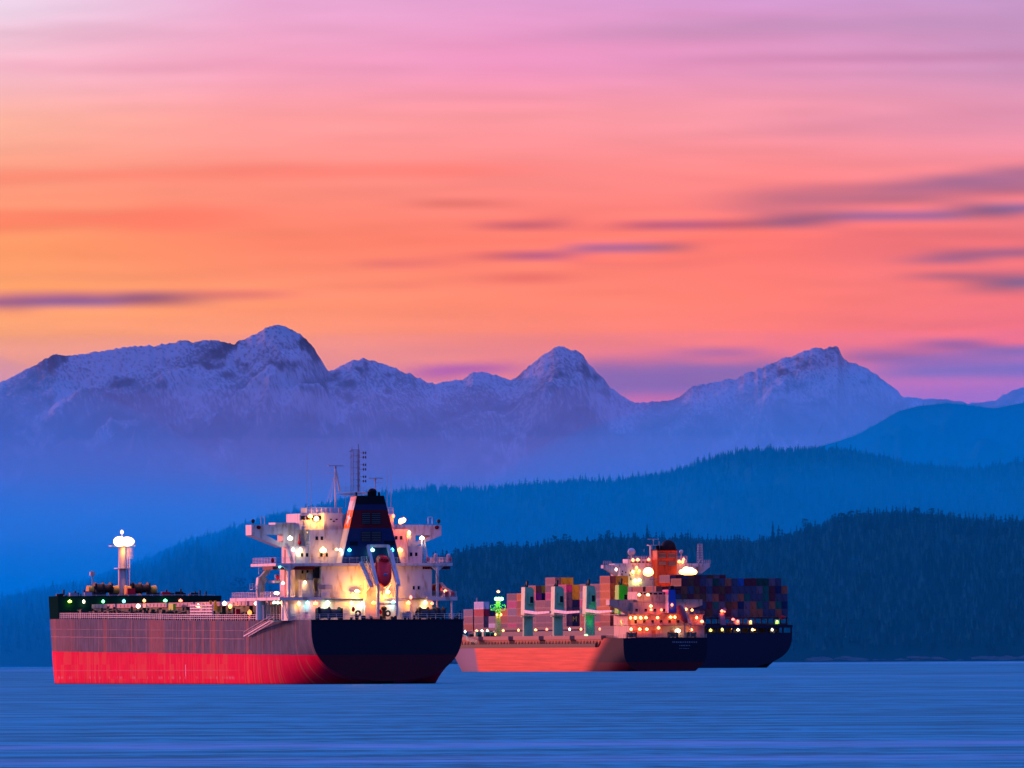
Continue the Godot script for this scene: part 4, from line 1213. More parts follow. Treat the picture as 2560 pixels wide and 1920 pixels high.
	for x in [545.0, 575.0, 628.0]:
		var p := c2(h, x, 508, -15.0)
		part("deck_drum", Mb.new().tube(p, p + Vector3(0, 1.0, 0), 0.3, 0.38, 10), white, s)
	# ---- rails of the decks
	part("wing_deck_rail", rail(Mb.new(), [Vector3(d0.x + 0.15, d1.y, -9.0), c2(h, 780, 823, -9.0)], 1.15, 1.6, 4, 0.055), white, s)
	part("wing_deck_rail", rail(Mb.new(), [Vector3(d0.x + 0.15, d1.y, -23.0), Vector3(d0.x + 0.15, d1.y, -9.0)], 1.15, 1.6, 4, 0.055), white, s)
	part("wing_deck_rail", rail(Mb.new(), [c2(h, 940, 823, -9.0), Vector3(d1.x - 0.1, d1.y, -9.0), Vector3(d1.x - 0.1, d1.y, -23.0)], 1.15, 1.6, 4, 0.055), white, s)
	part("boat_deck_rail", rail(Mb.new(), [Vector3(a0.x + 0.15, a1.y, -38.0), Vector3(a0.x + 0.15, a1.y, -8.8), c2(h, 1360, 1036, -8.8), Vector3(a1.x - 0.1, a1.y, -30.0)], 1.15, 1.4, 4, 0.055), white, s)
	part("bridge_deck_rail", rail(Mb.new(), [c2(h, 440, 614, -13.3), c2(h, 640, 614, -13.3)], 1.15, 1.3, 3, 0.055), white, s)
	part("bridge_deck_rail", rail(Mb.new(), [c2(h, 350, 614, -16.0), c2(h, 436, 614, -16.0)], 1.15, 1.0, 3, 0.055), white, s)
	part("stern_rail", rail(Mb.new(), [c2(h, 170, 1182, -18.0), Vector3(-17.6, 13.2, -12.0), Vector3(-16.4, 13.2, -0.3), Vector3(-2.0, 13.2, -0.2)], 1.15, 1.7, 3, 0.075), white, s)
	part("stern_rail", rail(Mb.new(), [Vector3(3.0, 13.2, -0.2), Vector3(16.5, 13.2, -0.3), Vector3(17.4, 13.2, -10.0)], 1.15, 1.7, 3, 0.075), white, s)
	part("small_balcony", pbox(Mb.new(), h, 216, 934, 258, 948, -17.0, 4.0), white, s)
	part("balcony_rail", rail(Mb.new(), [c2(h, 220, 934, -17.0), c2(h, 258, 934, -17.0)], 1.25, 0.7, 4, 0.055), white, s)
	# ---- stairs between the decks
	for q in [[330, 822, 290, 700, -13.0], [432, 718, 395, 585, -14.6], [330, 1044, 292, 865, -13.0], [1168, 822, 1150, 700, -14.0], [1070, 716, 1056, 640, -13.0], [304, 1175, 270, 1060, -9.3]]:
		var p := c2(h, q[0], q[1], q[4]); var r := c2(h, q[2], q[3], q[4])
		part("deck_stairs", stairs(Mb.new(), p, r, Vector3(0.0, 0, 0.9) if absf(p.x - r.x) > 0.8 else Vector3(0.8, 0, 0), 12), white, s)
	part("fire_main", Mb.new().tube(c2(h, 283, 1046, -12.6), c2(h, 283, 740, -12.6), 0.11, 0.11, 6), red, s)
	part("fire_main", Mb.new().tube(c2(h, 374, 712, -15.8), c2(h, 374, 640, -15.8), 0.12, 0.12, 6).ball(c2(h, 374, 695, -15.7), Vector3(0.42, 0.42, 0.3), 8, 6), red, s)
	for q in [[205, 806, -9.2], [1182, 800, -9.3], [1322, 800, -9.2], [237, 914, -16.8], [712, 1114, -4.5], [882, 1130, -5.5]]:
		var p := c2(h, q[0], q[1], q[2])
		part("life_ring", Mb.new().ball(p, Vector3(0.38, 0.55, 0.25), 10, 6), red, s)
	for q in [[1230, 795], [1310, 798]]:
		var p := c2(h, q[0], q[1] + 22, -9.6)
		part("liferaft_canister", Mb.new().tube(p, p + Vector3(0, 1.5, 0), 0.42, 0.42, 12).ball(p + Vector3(0, 1.5, 0), Vector3(0.42, 0.3, 0.42), 12, 6), white, s)
	# ---- provisions crane on the port side
	var cr := Mb.new()
	cr.tube(c2(h, 128, 1040, -22.0), c2(h, 128, 962, -22.0), 0.75, 1.0, 12)
	cr.slab([c2(h, 110, 965, -21.4), c2(h, 150, 965, -21.4), c2(h, 176, 925, -21.4), c2(h, 135, 905, -21.4), c2(h, 116, 915, -21.4)], Vector3(0, 0, -1.2))
	var crane := part("provision_crane", cr, white, s, "white provisions crane at the port side")
	part("crane_jib", Mb.new().beam(c2(h, 122, 935, -22.0), c2(h, 186, 852, -22.0), 0.8, 0.9), white, crane)
	part("crane_cage", rail(Mb.new(), [c2(h, 118, 895, -21.0), c2(h, 186, 895, -21.0)], 1.5, 0.9, 2, 0.07), white, crane)
	part("crane_platform", rail(Mb.new().box(c2(h, 62, 992, -22.6), c2(h, 112, 988, -21.0)), [c2(h, 62, 988, -21.0), c2(h, 112, 988, -21.0)], 1.1, 0.5, 4, 0.05), white, crane)
	# ---- davit frame that holds the lifeboat over the stern
	var dv := Mb.new()
	var t0 := c2(h, 803, 716, -9.2); var t1 := c2(h, 930, 716, -9.2); var e0 := c2(h, 862, 962, -3.4); var e1 := c2(h, 990, 962, -3.4)
	dv.beam(t0, e0, 0.55, 0.7); dv.beam(t1, e1, 0.55, 0.7); dv.beam(t0, t1, 0.5, 0.6)
	var davit := part("lifeboat_davit", dv, white, s, "white sloping launching frame at the stern")
	for q in [[866, 1150], [985, 1150]]:
		part("davit_leg", Mb.new().beam(c2(h, q[0], q[1] + 8, -3.4), c2(h, q[0], 958, -3.4), 0.5), white, davit)
	part("davit_tie", Mb.new().beam(c2(h, 868, 1080, -3.4), c2(h, 985, 1080, -3.4), 0.32), white, davit)
	for q in [790.0, 908.0]: part("davit_strut", Mb.new().beam(c2(h, q, 1040, -9.0), c2(h, q - 2, 905, -8.6), 0.34).beam(c2(h, q, 1005, -9.0), c2(h, q + 45, 950, -5.0), 0.16), white, davit)
	var wk := Mb.new()
	var k0 := c2(h, 776, 812, -9.0); var k1 := c2(h, 842, 968, -4.2)
	stairs(wk, k1, k0, Vector3(1.1, 0, 0), 16)
	wk.beam(k0 + Vector3(-0.5, -0.2, 0), k1 + Vector3(-0.5, -0.2, 0), 1.0, 0.16)
	wk.slab([c2(h, 955, 730, -8.8), c2(h, 1012, 968, -3.6), c2(h, 985, 968, -3.6), c2(h, 944, 780, -7.8)], Vector3(0, 0, -0.3))
	part("boarding_steps", wk, white, davit)
	part("davit_rail", rail(Mb.new(), [c2(h, 765, 822, -8.9), c2(h, 798, 822, -8.9)], 1.3, 0.4, 4, 0.06), white, davit)
	# ---- aft mooring deck
	winch(s, c2(h, 560, 1140, -6.5), 1.35, 4.4, dark, rope)
	winch(s, c2(h, 1180, 1140, -6.0), 1.35, 3.6, dark, rope)
	winch(s, c2(h, 1245, 1140, -6.4), 1.3, 2.2, dark, rope)
	for x in [742, 929, 1118]:
		var p := c2(h, x, 1140, -0.9)
		var tb := Mb.new()
		for k in 14:
			var a := TAU * k / 14.0; var b := TAU * (k + 1) / 14.0
			tb.tube(p + Vector3(cos(a), sin(a), 0) * 0.5, p + Vector3(cos(b), sin(b), 0) * 0.5, 0.2, 0.2, 6, false)
		part("fairlead", tb, dark, s)
	var g2 := RandomNumberGenerator.new(); g2.seed = 5
	var tw := Mb.new()
	for k in 26:
		var p := c2(h, g2.randf_range(600, 1380), 1165, g2.randf_range(-5.0, -1.2))
		p.y = 13.15
		tw.tube(p, p + Vector3(0, g2.randf_range(0.5, 1.0), 0), 0.26, 0.3, 9)
	var bo := part("bollards", tw, dark, s)
	bo.set_meta("kind", "stuff")
	for q in [[405, 1145, 22], [1040, 1140, 30], [1020, 1146, 18]]:
		part("deck_box", pbox(Mb.new(), h, q[0], q[1] - 12, q[0] + q[2], 1172, -4.0, 1.2), grey, s)
	part("stern_light_post", Mb.new().tube(c2(h, 1073, 1172, -2.4), c2(h, 1073, 1050, -2.4), 0.13, 0.10, 8), white, s)
	part("flag_pole", Mb.new().tube(c2(h, 1384, 1172, -2.4), c2(h, 1384, 1120, -2.4), 0.14, 0.10, 6), dark, s)
	part("vent_duct", Mb.new().tube(c2(h, 905, 1175, -7.8), c2(h, 905, 1115, -7.8), 0.4, 0.4, 10).ball(c2(h, 905, 1110, -7.7), Vector3(0.65, 0.5, 0.5), 10, 6), dark, s)
	# ---- lamps: crop position, plane, colour, energy, size
	for q in [[480, 545, -13.6, Color(1, 0.66, 0.28), 60.0, 0.7], [440, 530, -13.8, WARM, 8.0, 0.55], [1018, 557, -12.2, ORANGE, 50.0, 0.85], [1030, 552, -12.2, ORANGE, 18.0, 0.6], [1008, 566, -12.2, ORANGE, 18.0, 0.6], [963, 528, -13.8, ORANGE, 6.0, 0.5], [1063, 634, -12.6, Color(1, 0.6, 0.3), 9.0, 0.6], [1143, 667, -13.6, WHITE, 9.0, 0.6],
		[315, 668, -15.0, WHITE, 12.0, 0.65], [430, 632, -14.8, Color(1, 0.75, 0.45), 6.0, 0.5], [333, 740, -13.0, CYAN, 7.0, 0.5], [380, 742, -13.0, Color(1, 0.8, 0.5), 9.0, 0.6], [523, 744, -12.6, Color(1, 0.68, 0.25), 16.0, 0.8], [607, 738, -11.6, WARM, 3.0, 0.42], [632, 741, -10.8, CYAN, 3.0, 0.42],
		[688, 742, -9.1, Color(0.1, 0.8, 1.0), 4.0, 0.5], [832, 742, -8.6, Color(0.5, 1, 0.95), 5.0, 0.55], [957, 742, -9.1, Color(0.15, 0.9, 0.95), 5.0, 0.55], [1005, 742, -12.4, Color(1, 0.6, 0.2), 14.0, 0.7],
		[230, 1012, -14.0, Color(1, 0.72, 0.3), 40.0, 0.6], [408, 946, -10.2, Color(1, 0.8, 0.5), 7.0, 0.5], [383, 950, -13.6, Color(1, 0.7, 0.3), 10.0, 0.5], [270, 950, -12.0, CYAN, 5.0, 0.45], [250, 845, -9.4, CYAN, 4.0, 0.4],
		[215, 1072, -9.5, Color(0.7, 1, 0.85), 4.0, 0.42], [238, 1073, -9.5, Color(0.7, 1, 0.85), 4.0, 0.42], [262, 1072, -9.2, WARM, 6.0, 0.45], [370, 1078, -8.9, Color(1, 0.62, 0.3), 9.0, 0.6], [425, 1074, -8.9, CYAN, 6.0, 0.5], [475, 1077, -8.8, ORANGE, 8.0, 0.6], [551, 1075, -8.8, Color(0.75, 1, 0.8), 9.0, 0.6],
		[700, 1075, -8.8, Color(1, 0.75, 0.4), 7.0, 0.5], [770, 1076, -8.8, CYAN, 5.0, 0.45], [840, 1075, -7.6, ORANGE, 8.0, 0.6], [963, 1070, -8.8, CYAN, 7.0, 0.5], [1060, 1075, -8.8, Color(1, 0.55, 0.15), 9.0, 0.6], [1073, 1040, -2.4, Color(1, 0.35, 0.12), 3.0, 0.5], [1163, 1074, -8.8, Color(1, 0.85, 0.5), 10.0, 0.65], [1207, 1077, -8.6, ORANGE, 5.0, 0.45], [1290, 1000, -12.0, Color(1, 0.5, 0.15), 6.0, 0.45]]:
		lamp(s, c2(h, q[0], q[1], q[2]), q[3], q[4], q[5], "deck_light")
	# two strong floods low on the white wall
	for q in [[735.0, 1000.0], [928.0, 1005.0]]:
		lamp(s, c2(h, q[0], q[1], -8.2), Color(1.0, 0.66, 0.28), 150.0 if q[0] < 800 else 90.0, 0.55, "wall_floodlight")
	make_boats(h)

func make_boats(h: Hull) -> void:
	var red := paint("lifeboat red", 0.50, 0.010, 0.014, 0.45)
	var dark := paint("dark window glass", 0.008, 0.010, 0.014, 0.12)
	# lifeboat: lofted along its keel from the stern (up) to the bow (down, out over the water)
	var a := c2(h, 893, 800, -8.4); var b := c2(h, 908, 972, -2.6)
	var axis := (b - a).normalized()
	var across := Vector3(1, 0, 0)
	across = (across - axis * across.dot(axis)).normalized()
	var up := across.cross(axis).normalized()
	if up.z < 0: up = -up
	var length := a.distance_to(b)
	var boat := thing("lifeboat", "red enclosed lifeboat hanging bow down in the white frame over the stern", "lifeboat")
	boat.transform = h.t
	var pts := []
	var n := 18; var m := 20
	for i in n:
		var t := float(i) / (n - 1)
		var half := 1.75 * pow(maxf(0.0, 1.0 - pow(maxf(0.0, (t - 0.45) / 0.55), 2.2)), 0.7) * lerpf(0.72, 1.0, smoothstep(0.0, 0.4, t))
		var deep := 1.35 * lerpf(0.85, 1.0, smoothstep(0.0, 0.3, t)) * pow(maxf(0.02, 1.0 - pow(maxf(0.0, (t - 0.6) / 0.4), 2.0)), 0.6)
		for j in m:
			var f := TAU * j / (m - 1)
			var q := Vector2(cos(f), sin(f))
			q = Vector2(signf(q.x) * pow(absf(q.x), 0.75), signf(q.y) * pow(absf(q.y), 0.85))
			pts.append(a + axis * length * t + across * half * q.x + up * deep * q.y)
	var mb := Mb.new()
	mb.grid(pts, n, m)
	mb.slab(pts.slice(0, m - 1), -axis * 0.02)
	var hull := part("boat_hull", mb, red, boat)
	var cab := Mb.new()
	var cc := a + axis * length * 0.18 + up * 1.2
	cab.ball(cc, Vector3(1.1, 0.85, 0.8), 12, 8)
	var co := part("cockpit", cab, red, boat)
	for k in 3: part("window", Mb.new().ball(cc + across * (k - 1) * 0.55 + up * 0.5 + axis * 0.4, Vector3(0.2, 0.2, 0.2), 8, 6), dark, co)
	var st := Mb.new()
	st.beam(a + axis * length * 0.25 + across * -1.6 + up * 0.75, a + axis * length * 0.72 + up * 1.36, 0.06)
	st.beam(a + axis * length * 0.25 + across * 1.6 + up * 0.75, a + axis * length * 0.72 + up * 1.36, 0.06)
	part("grab_line", st, paint("black rope", 0.01, 0.01, 0.012, 0.8), boat)
	part("hook_plate", Mb.new().ball(a + axis * length * 0.73 + up * 1.3, Vector3(0.4, 0.3, 0.15), 8, 6), paint("blue plate", 0.03, 0.12, 0.22, 0.5), boat)
	# rescue boat on the starboard deck
	var p := c2(h, 1228, 1000, -14.0)
	var rescue := thing("rescue_boat", "small red and white rescue boat on the starboard deck by the big ship's rail", "boat")
	rescue.transform = h.t
	var rp := []
	for i in 10:
		var t := i / 9.0
		var hw := 1.0 * sqrt(maxf(0.02, 1.0 - pow(absf(2.0 * t - 1.0), 3.0)))
		for j in 10:
			var f := TAU * j / 9.0
			rp.append(p + Vector3(cos(f) * hw, 0.7 + sin(f) * 0.8, -2.6 + t * 5.2))
	part("boat_hull", Mb.new().grid(rp, 10, 10), paint("bright orange red", 0.62, 0.03, 0.02, 0.4), rescue)
	part("boat_cradle", Mb.new().box(p + Vector3(-0.9, -1.0, -1.8), p + Vector3(0.9, 0.0, 1.8)), paint("dark steel", 0.018, 0.022, 0.024, 0.6), rescue)
	var arm := Mb.new()
	arm.beam(c2(h, 1262, 1035, -13.0), c2(h, 1262, 945, -13.0), 0.6).beam(c2(h, 1262, 950, -13.0), c2(h, 1300, 990, -13.0), 0.5).beam(c2(h, 1300, 990, -13.0), c2(h, 1345, 1020, -13.0), 0.7)
	part("boat_davit", arm, white_steel("white steel"), h.node)
	for x in [1300, 1338]: part("red_locker", Mb.new().tube(c2(h, x, 1034, -9.4), c2(h, x, 1000, -9.4), 0.42, 0.42, 10), paint("red paint", 0.45, 0.012, 0.02, 0.5), h.node)

# ================================================================ the orange ship with green cranes
func c3(h: Hull, x: float, y: float, u: float) -> Vector3: return lx(h, 1140.0 + x / 4.148, 1320.0 + y / 4.148, u)
func c4(h: Hull, x: float, y: float, w: float) -> Vector3: return lz(h, 1480.0 + x / 4.148, 1320.0 + y / 4.148, w)

func qbox(mb: Mb, h: Hull, x0: float, y0: float, x1: float, y1: float, w: float, deep: float) -> Mb:
	var a := c4(h, x0, y1, w); var b := c4(h, x1, y0, w)
	return mb.box(Vector3(a.x, a.y, w - deep), Vector3(b.x, b.y, w))

func make_ship2() -> void:
	var h := Hull.new()
	moor(h, "cargo_ship", "orange sided cargo ship with pale green deck cranes, between the other two ships", 1664.0, 3474.0, 22.0)
	var s := h.node
	var white := white_steel("cream steel", 0.32, 0.22, 0.18)
	var crane_green := white_steel("crane green", 0.17, 0.42, 0.22)
	var lamplit := paint("vivid green paint", 0.07, 0.55, 0.015, 0.5)  # green lamplight put into the fourth crane's colour
	var dgreen := paint("dark green deck steel", 0.010, 0.040, 0.026, 0.6)
	var dark := paint("dark steel", 0.018, 0.022, 0.024, 0.6)
	var glass := paint("dark window glass", 0.008, 0.010, 0.014, 0.12)
	var rust := paint("coaming paint", 0.36, 0.085, 0.045, 0.6)
	# ---- hull
	var top := func(w: float) -> float:
		var y := lerpf(11.85, 8.6, smoothstep(-17.0, -23.0, w))
		return lerpf(y, 12.6, smoothstep(-160.0, -182.0, w))
	var half := func(w: float, v: float) -> float:
		var a := -w
		var d := lerpf(16.2, 16.5, smoothstep(0.0, 20.0, a))
		var n := lerpf(4.0, 9.0, smoothstep(0.0, 36.0, a))
		var vb := lerpf(-1.5, -7.0, minf(1.0, a / 14.0))
		var t := clampf((11.85 - v) / (11.85 - vb), 0.0, 1.0)
		var hb := d * pow(maxf(0.0, 1.0 - pow(t, n)), 0.42)
		var stem := 177.0 + 1.35 * v
		if a > 142.0: hb *= sqrt(maxf(0.0, 1.0 - pow(clampf((a - 142.0) / (stem - 142.0), 0.0, 1.0), 1.9 + 0.09 * v)))
		return hb
	var f := func(w: float, t: float) -> Vector3:
		var v := lerpf(top.call(w), -2.0, t)
		return Vector3(half.call(w, v), v, w)
	var hm := StandardMaterial3D.new()
	hm.resource_name = "painted hull"
	hm.vertex_color_use_as_albedo = true
	hm.roughness = 0.55
	hm.metallic_specular = 0.1
	var no := FastNoiseLite.new(); no.seed = 66; no.frequency = 1.0; no.fractal_octaves = 4
	var hull: MeshInstance3D
	for side in [-1.0, 1.0]:
		var mb := loft(h, f, 195.0, 260, 40, side)
		for i in mb.v.size():
			var p := mb.v[i]
			var n := no.get_noise_2d(p.z * 0.03, p.y * 1.1)
			var c := Vector3(0.78, 0.13, 0.06) * (1.0 + 0.25 * n)
			if fposmod(p.y, 2.2) < 0.2: c *= 0.86
			var aft_shade := smoothstep(-41.0, -27.0, p.z - 1.5 * p.y)  # unlit look of the turning aft quarter, put into the hull colour
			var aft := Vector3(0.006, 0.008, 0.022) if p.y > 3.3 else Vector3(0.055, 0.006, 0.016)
			c = c.lerp(aft, aft_shade)
			c = c.lerp(Vector3(0.22, 0.17, 0.19), smoothstep(-136.0, -140.0, p.z + 0.4 * p.y))
			mb.c[i] = Color(c.x, c.y, c.z)
		var o := part("hull" if side < 0 else "starboard_side", mb, hm, s if side < 0 else hull, "orange red port side with shade painted in toward the stern" if side < 0 else "")
		if side < 0: hull = o
	var upl := []; var lo := []
	for p in stern_plate(f, 30): (upl if p.y >= 3.3 else lo).append(p)
	var cut: float = half.call(0.0, 3.3)
	upl.insert(upl.size() / 2, Vector3(-cut, 3.3, 0)); upl.insert(upl.size() / 2 + 1, Vector3(cut, 3.3, 0))
	lo.push_front(Vector3(-cut, 3.29, 0)); lo.append(Vector3(cut, 3.29, 0))
	var tr := part("transom", Mb.new().slab(upl, Vector3(0, 0, -0.3)), paint("black hull paint", 0.006, 0.008, 0.018, 0.45), s)
	part("boot_topping", Mb.new().slab(lo, Vector3(0, 0, -0.3)), paint("dark red bottom paint", 0.055, 0.006, 0.012, 0.5), tr)
	# the unreadable name and home port, rows of small pale marks
	var g := RandomNumberGenerator.new(); g.seed = 3
	for q in [[832.0, 1096.0, 1183.0, 10.0, 14], [905.0, 1020.0, 1219.0, 7.0, 7], [905.0, 1010.0, 1249.0, 4.0, 6]]:
		var mk := Mb.new()
		for k in q[4]:
			var x: float = lerpf(q[0], q[1], (k + 0.15) / q[4])
			var x2: float = lerpf(q[0], q[1], (k + g.randf_range(0.6, 0.85)) / q[4])
			qbox(mk, h, x, q[2] - q[3] * g.randf_range(0.6, 1.0), x2, q[2] + q[3] * g.randf_range(0.6, 1.0), 0.04, 0.05)
		part("name_marks", mk, paint("faded white", 0.12, 0.13, 0.17, 0.6), tr, "blurred pale lettering").set_meta("kind", "stuff")
	var dk := Mb.new()
	for i in 60:
		var w0 := -195.0 * i / 60.0; var w1 := -195.0 * (i + 1) / 60.0
		var y0: float = top.call(w0) - 0.02; var y1: float = top.call(w1) - 0.02
		var b0: float = half.call(w0, y0) - 0.02; var b1: float = half.call(w1, y1) - 0.02
		dk.quad(Vector3(-b0, y0, w0), Vector3(b0, y0, w0), Vector3(b1, y1, w1), Vector3(-b1, y1, w1))
	part("main_deck", dk, dgreen, s)
	# bulwark band, coaming and stanchions along the port side
	part("bulwark", Mb.new().box(Vector3(-16.3, 8.62, -168.0), Vector3(-15.9, 10.0, -26.0)), dgreen, s, "dark green band along the deck edge")
	part("deck_edge_rail", rail(Mb.new(), [Vector3(-16.1, 9.9, -168.0), Vector3(-16.1, 9.9, -26.0)], 1.0, 2.2, 2, 0.10), dgreen, s)
	for k in 5:
		var w0 := -30.0 - k * 29.6
		var hc := part("hatch_coaming", Mb.new().box(Vector3(-12.0, 8.6, w0 - 24.0), Vector3(12.0, 11.5, w0)), rust, s, "rust orange hatch coaming")
		for j in 8:
			part("coaming_stay", Mb.new().slab([Vector3(-12.03, 8.7, w0 - 1.5 - j * 3.0), Vector3(-13.1, 8.7, w0 - 1.5 - j * 3.0), Vector3(-12.03, 11.2, w0 - 1.5 - j * 3.0)], Vector3(0, 0, -0.25)), rust, hc)
		part("hatch_cover", Mb.new().box(Vector3(-12.5, 11.52, w0 - 24.4), Vector3(12.5, 12.9, w0 + 0.4)), paint("folded hatch paint", 0.30, 0.13, 0.10, 0.6), hc)
	var fit := Mb.new()
	for k in 70:
		var w := g.randf_range(-185.0, -146.0)
		var hb: float = half.call(w, 12.0)
		var u := g.randf_range(-0.95, 0.3) * hb
		var y: float = top.call(w)
		fit.box(Vector3(u, y, w), Vector3(u + g.randf_range(0.3, 1.5), y + g.randf_range(0.6, 2.6), w + g.randf_range(0.3, 1.8)))
	part("bow_fittings", fit, dgreen, s).set_meta("kind", "stuff")
	part("bow_rail", rail(Mb.new(), [c3(h, 70, 1140, -6.0), c3(h, 110, 1155, -12.0), Vector3(-16.0, 11.2, -150.0), Vector3(-16.0, 10.0, -140.0)], 1.3, 1.6, 3, 0.12), crane_green, s)
	for w in [-156.0, -164.0]: winch(s, Vector3(-5.0, 13.6, w), 1.5, 4.0, crane_green, dgreen, "windlass")
	# ---- foremast with the bright green lamp
	var fm := Mb.new()
	lattice(fm, Vector3(0, 12.0, -159.4), 0.75, 0.5, 15.5, 8, 0.16)
	var mo := part("foremast", fm, paint("lime steel", 0.34, 0.46, 0.10, 0.5), s, "lattice foremast carrying the bright green lamp")
	var pf := Mb.new()
	for y in [22.7, 24.6]:
		pf.beam(Vector3(-2.9, y, -159.4), Vector3(2.9, y, -159.4), 0.16)
	for x in [-2.9, 2.9]: pf.beam(Vector3(x, 22.7, -159.4), Vector3(x, 24.6, -159.4), 0.14)
	pf.beam(Vector3(-2.9, 22.7, -159.4), Vector3(0, 24.6, -159.4), 0.12).beam(Vector3(2.9, 22.7, -159.4), Vector3(0, 24.6, -159.4), 0.12)
	part("mast_platform", pf, paint("lime steel", 0.34, 0.46, 0.10, 0.5), mo)
	for k in 3: lamp(s, Vector3(-1.1 + k * 1.1, 26.9, -158.4), Color(0.25, 1.0, 0.30), 60.0, 0.95, "green_floodlight")
	lamp(s, Vector3(0, 29.6, -159.0), WARM, 6.0, 0.7, "masthead_light")
	for x in [-0.8, 0.9]: lamp(s, Vector3(x, 21.0, -158.4), WARM, 5.0, 0.55, "mast_light")
	lamp(s, c3(h, 408, 1103, -6.0), WARM, 6.0, 0.6, "deck_light")
	# ---- four deck cranes
	for k in 4:
		var w: float = [-130.0, -101.0, -70.6, -40.2][k]
		var m: Material = crane_green if k < 3 else lamplit
		var base := Mb.new()
		base.tube(Vector3(0, 8.6, w), Vector3(0, 12.4, w), 1.45, 1.45, 14)
		var crane := part("deck_crane", base, dark if k < 2 else dgreen, s, ["pale green deck crane nearest the bow", "pale green second deck crane", "green deck crane lit from below", "bright green deck crane beside the superstructure, lamplight in its colour"][k])
		part("crane_post", Mb.new().tube(Vector3(0, 12.0, w), Vector3(0, 20.6, w), 1.95, 1.85, 20).tube(Vector3(0, 20.0, w), Vector3(0, 20.3, w), 2.7, 2.7, 20), m, crane)
		part("ring_rail", rail(Mb.new(), [Vector3(-2.6, 20.3, w + 2.6), Vector3(2.6, 20.3, w + 2.6)], 1.0, 0.8, 2, 0.09), m, crane)
		var house := Mb.new()
		house.slab([Vector3(-2.1, 20.8, w + 1.9), Vector3(2.1, 20.8, w + 1.9), Vector3(1.75, 30.2, w + 1.6), Vector3(1.0, 31.0, w + 1.4), Vector3(-1.6, 31.0, w + 1.4)], Vector3(0, 0, -3.6))
		part("crane_house", house, m, crane)
		part("crane_cab", Mb.new().box(Vector3(-0.6, 24.8, w + 1.7), Vector3(1.25, 28.0, w + 2.6)), m, crane)
		part("cab_window", Mb.new().box(Vector3(-0.1, 25.2, w + 2.62), Vector3(1.1, 27.5, w + 2.68)), glass, crane)
		part("crane_head", Mb.new().beam(Vector3(-0.6, 31.0, w + 0.6), Vector3(-0.3, 33.2, w + 0.6), 0.7).beam(Vector3(-1.5, 30.9, w), Vector3(-0.3, 32.8, w), 0.35).ball(Vector3(-0.3, 33.0, w + 0.6), Vector3(0.5, 0.5, 0.5), 8, 6), dgreen, crane)
		if k < 3:
			var jb := Mb.new()
			jb.slab([Vector3(-2.5, 22.6, w + 2.2), Vector3(-2.5, 21.5, w + 2.2), Vector3(-2.5, 20.9, w + 14.0), Vector3(-2.5, 21.3, w + 27.0), Vector3(-2.5, 22.0, w + 27.0), Vector3(-2.5, 21.9, w + 14.0)], Vector3(0.9, 0, 0))
			part("crane_jib", jb, white_steel("pale jib", 0.55, 0.48, 0.46), crane)
	lamp(s, Vector3(-4.5, 13.0, -63.0), Color(0.2, 1.0, 0.12), 200.0, 0.7, "green_deck_light", 0.0)
	lamp(s, Vector3(-4.0, 13.0, -33.0), Color(0.2, 1.0, 0.12), 160.0, 0.7, "green_deck_light", 0.0)
	for q in [[95, 1075, WHITE], [213, 1066, WARM], [268, 1066, WHITE], [325, 1066, WHITE], [490, 1064, WARM], [648, 1060, WARM], [826, 1057, WARM], [942, 1052, ORANGE], [1178, 1050, WHITE], [1296, 1050, WARM], [1490, 1048, ORANGE]]:
		lamp(s, c3(h, q[0], q[1], 13.0), q[2], 5.0, 0.65, "hatch_light")
	for x in [975, 1010, 1118]:
		var p := c3(h, x, 1160, -9.0)
		part("deck_locker", Mb.new().box(p, p + Vector3(0.6, 1.6, 1.0)), white, s)
	# ---- superstructure near the stern
	var W := -13.0
	var low := part("lower_house", qbox(Mb.new(), h, 385, 1010, 1165, 1142, W, 14.0), white, s)
	var mid := part("middle_house", qbox(Mb.new(), h, 370, 895, 1150, 1008, W - 0.3, 13.0), white, s)
	var upp := part("upper_house", qbox(Mb.new(), h, 425, 770, 1010, 893, W - 0.8, 11.0), white, s)
	var brg := part("bridge", qbox(Mb.new(), h, 470, 660, 800, 768, W - 1.2, 9.0), white, s)
	for q in [[150, 1165, 893, W + 1.0], [335, 1175, 1010, W + 1.2], [300, 1190, 1128, W + 1.4]]:
		part("deck_slab", qbox(Mb.new(), h, q[0] + 130, q[2], q[1], q[2] + 9, q[3], 15.0), white, s)
		part("deck_rail", rail(Mb.new(), [c4(h, q[0] + 132, q[2], q[3] - 0.1), c4(h, q[1] - 2, q[2], q[3] - 0.1)], 1.1, 1.8, 3, 0.08), white, s)
	var wg := Mb.new()
	wg.slab([c4(h, 182, 742, W - 3.0), c4(h, 430, 742, W - 3.0), c4(h, 520, 742, W - 3.0), c4(h, 520, 895, W - 3.0), c4(h, 385, 895, W - 3.0), c4(h, 300, 838, W - 3.0), c4(h, 182, 800, W - 3.0)], Vector3(0, 0, -3.4))
	part("bridge_wing", wg, white, s, "port bridge wing")
	var wr := Mb.new()
	wr.slab([c4(h, 800, 740, W - 3.0), c4(h, 1145, 740, W - 3.0), c4(h, 1145, 800, W - 3.0), c4(h, 1050, 830, W - 3.0), c4(h, 800, 830, W - 3.0)], Vector3(0, 0, -3.4))
	part("bridge_wing", wr, white, s, "starboard bridge wing")
	for k in 7: part("window", qbox(Mb.new(), h, 440 + k * 88, 955, 466 + k * 88, 990, W - 0.24, 0.14), glass, mid)
	for k in 6: part("window", qbox(Mb.new(), h, 450 + k * 95, 838, 476 + k * 95, 868, W - 0.74, 0.14), glass, upp)
	for k in 4: part("door", qbox(Mb.new(), h, 430 + k * 190, 1060, 470 + k * 190, 1126, W + 0.06, 0.14), paint("rusty door", 0.20, 0.07, 0.03, 0.6), low)
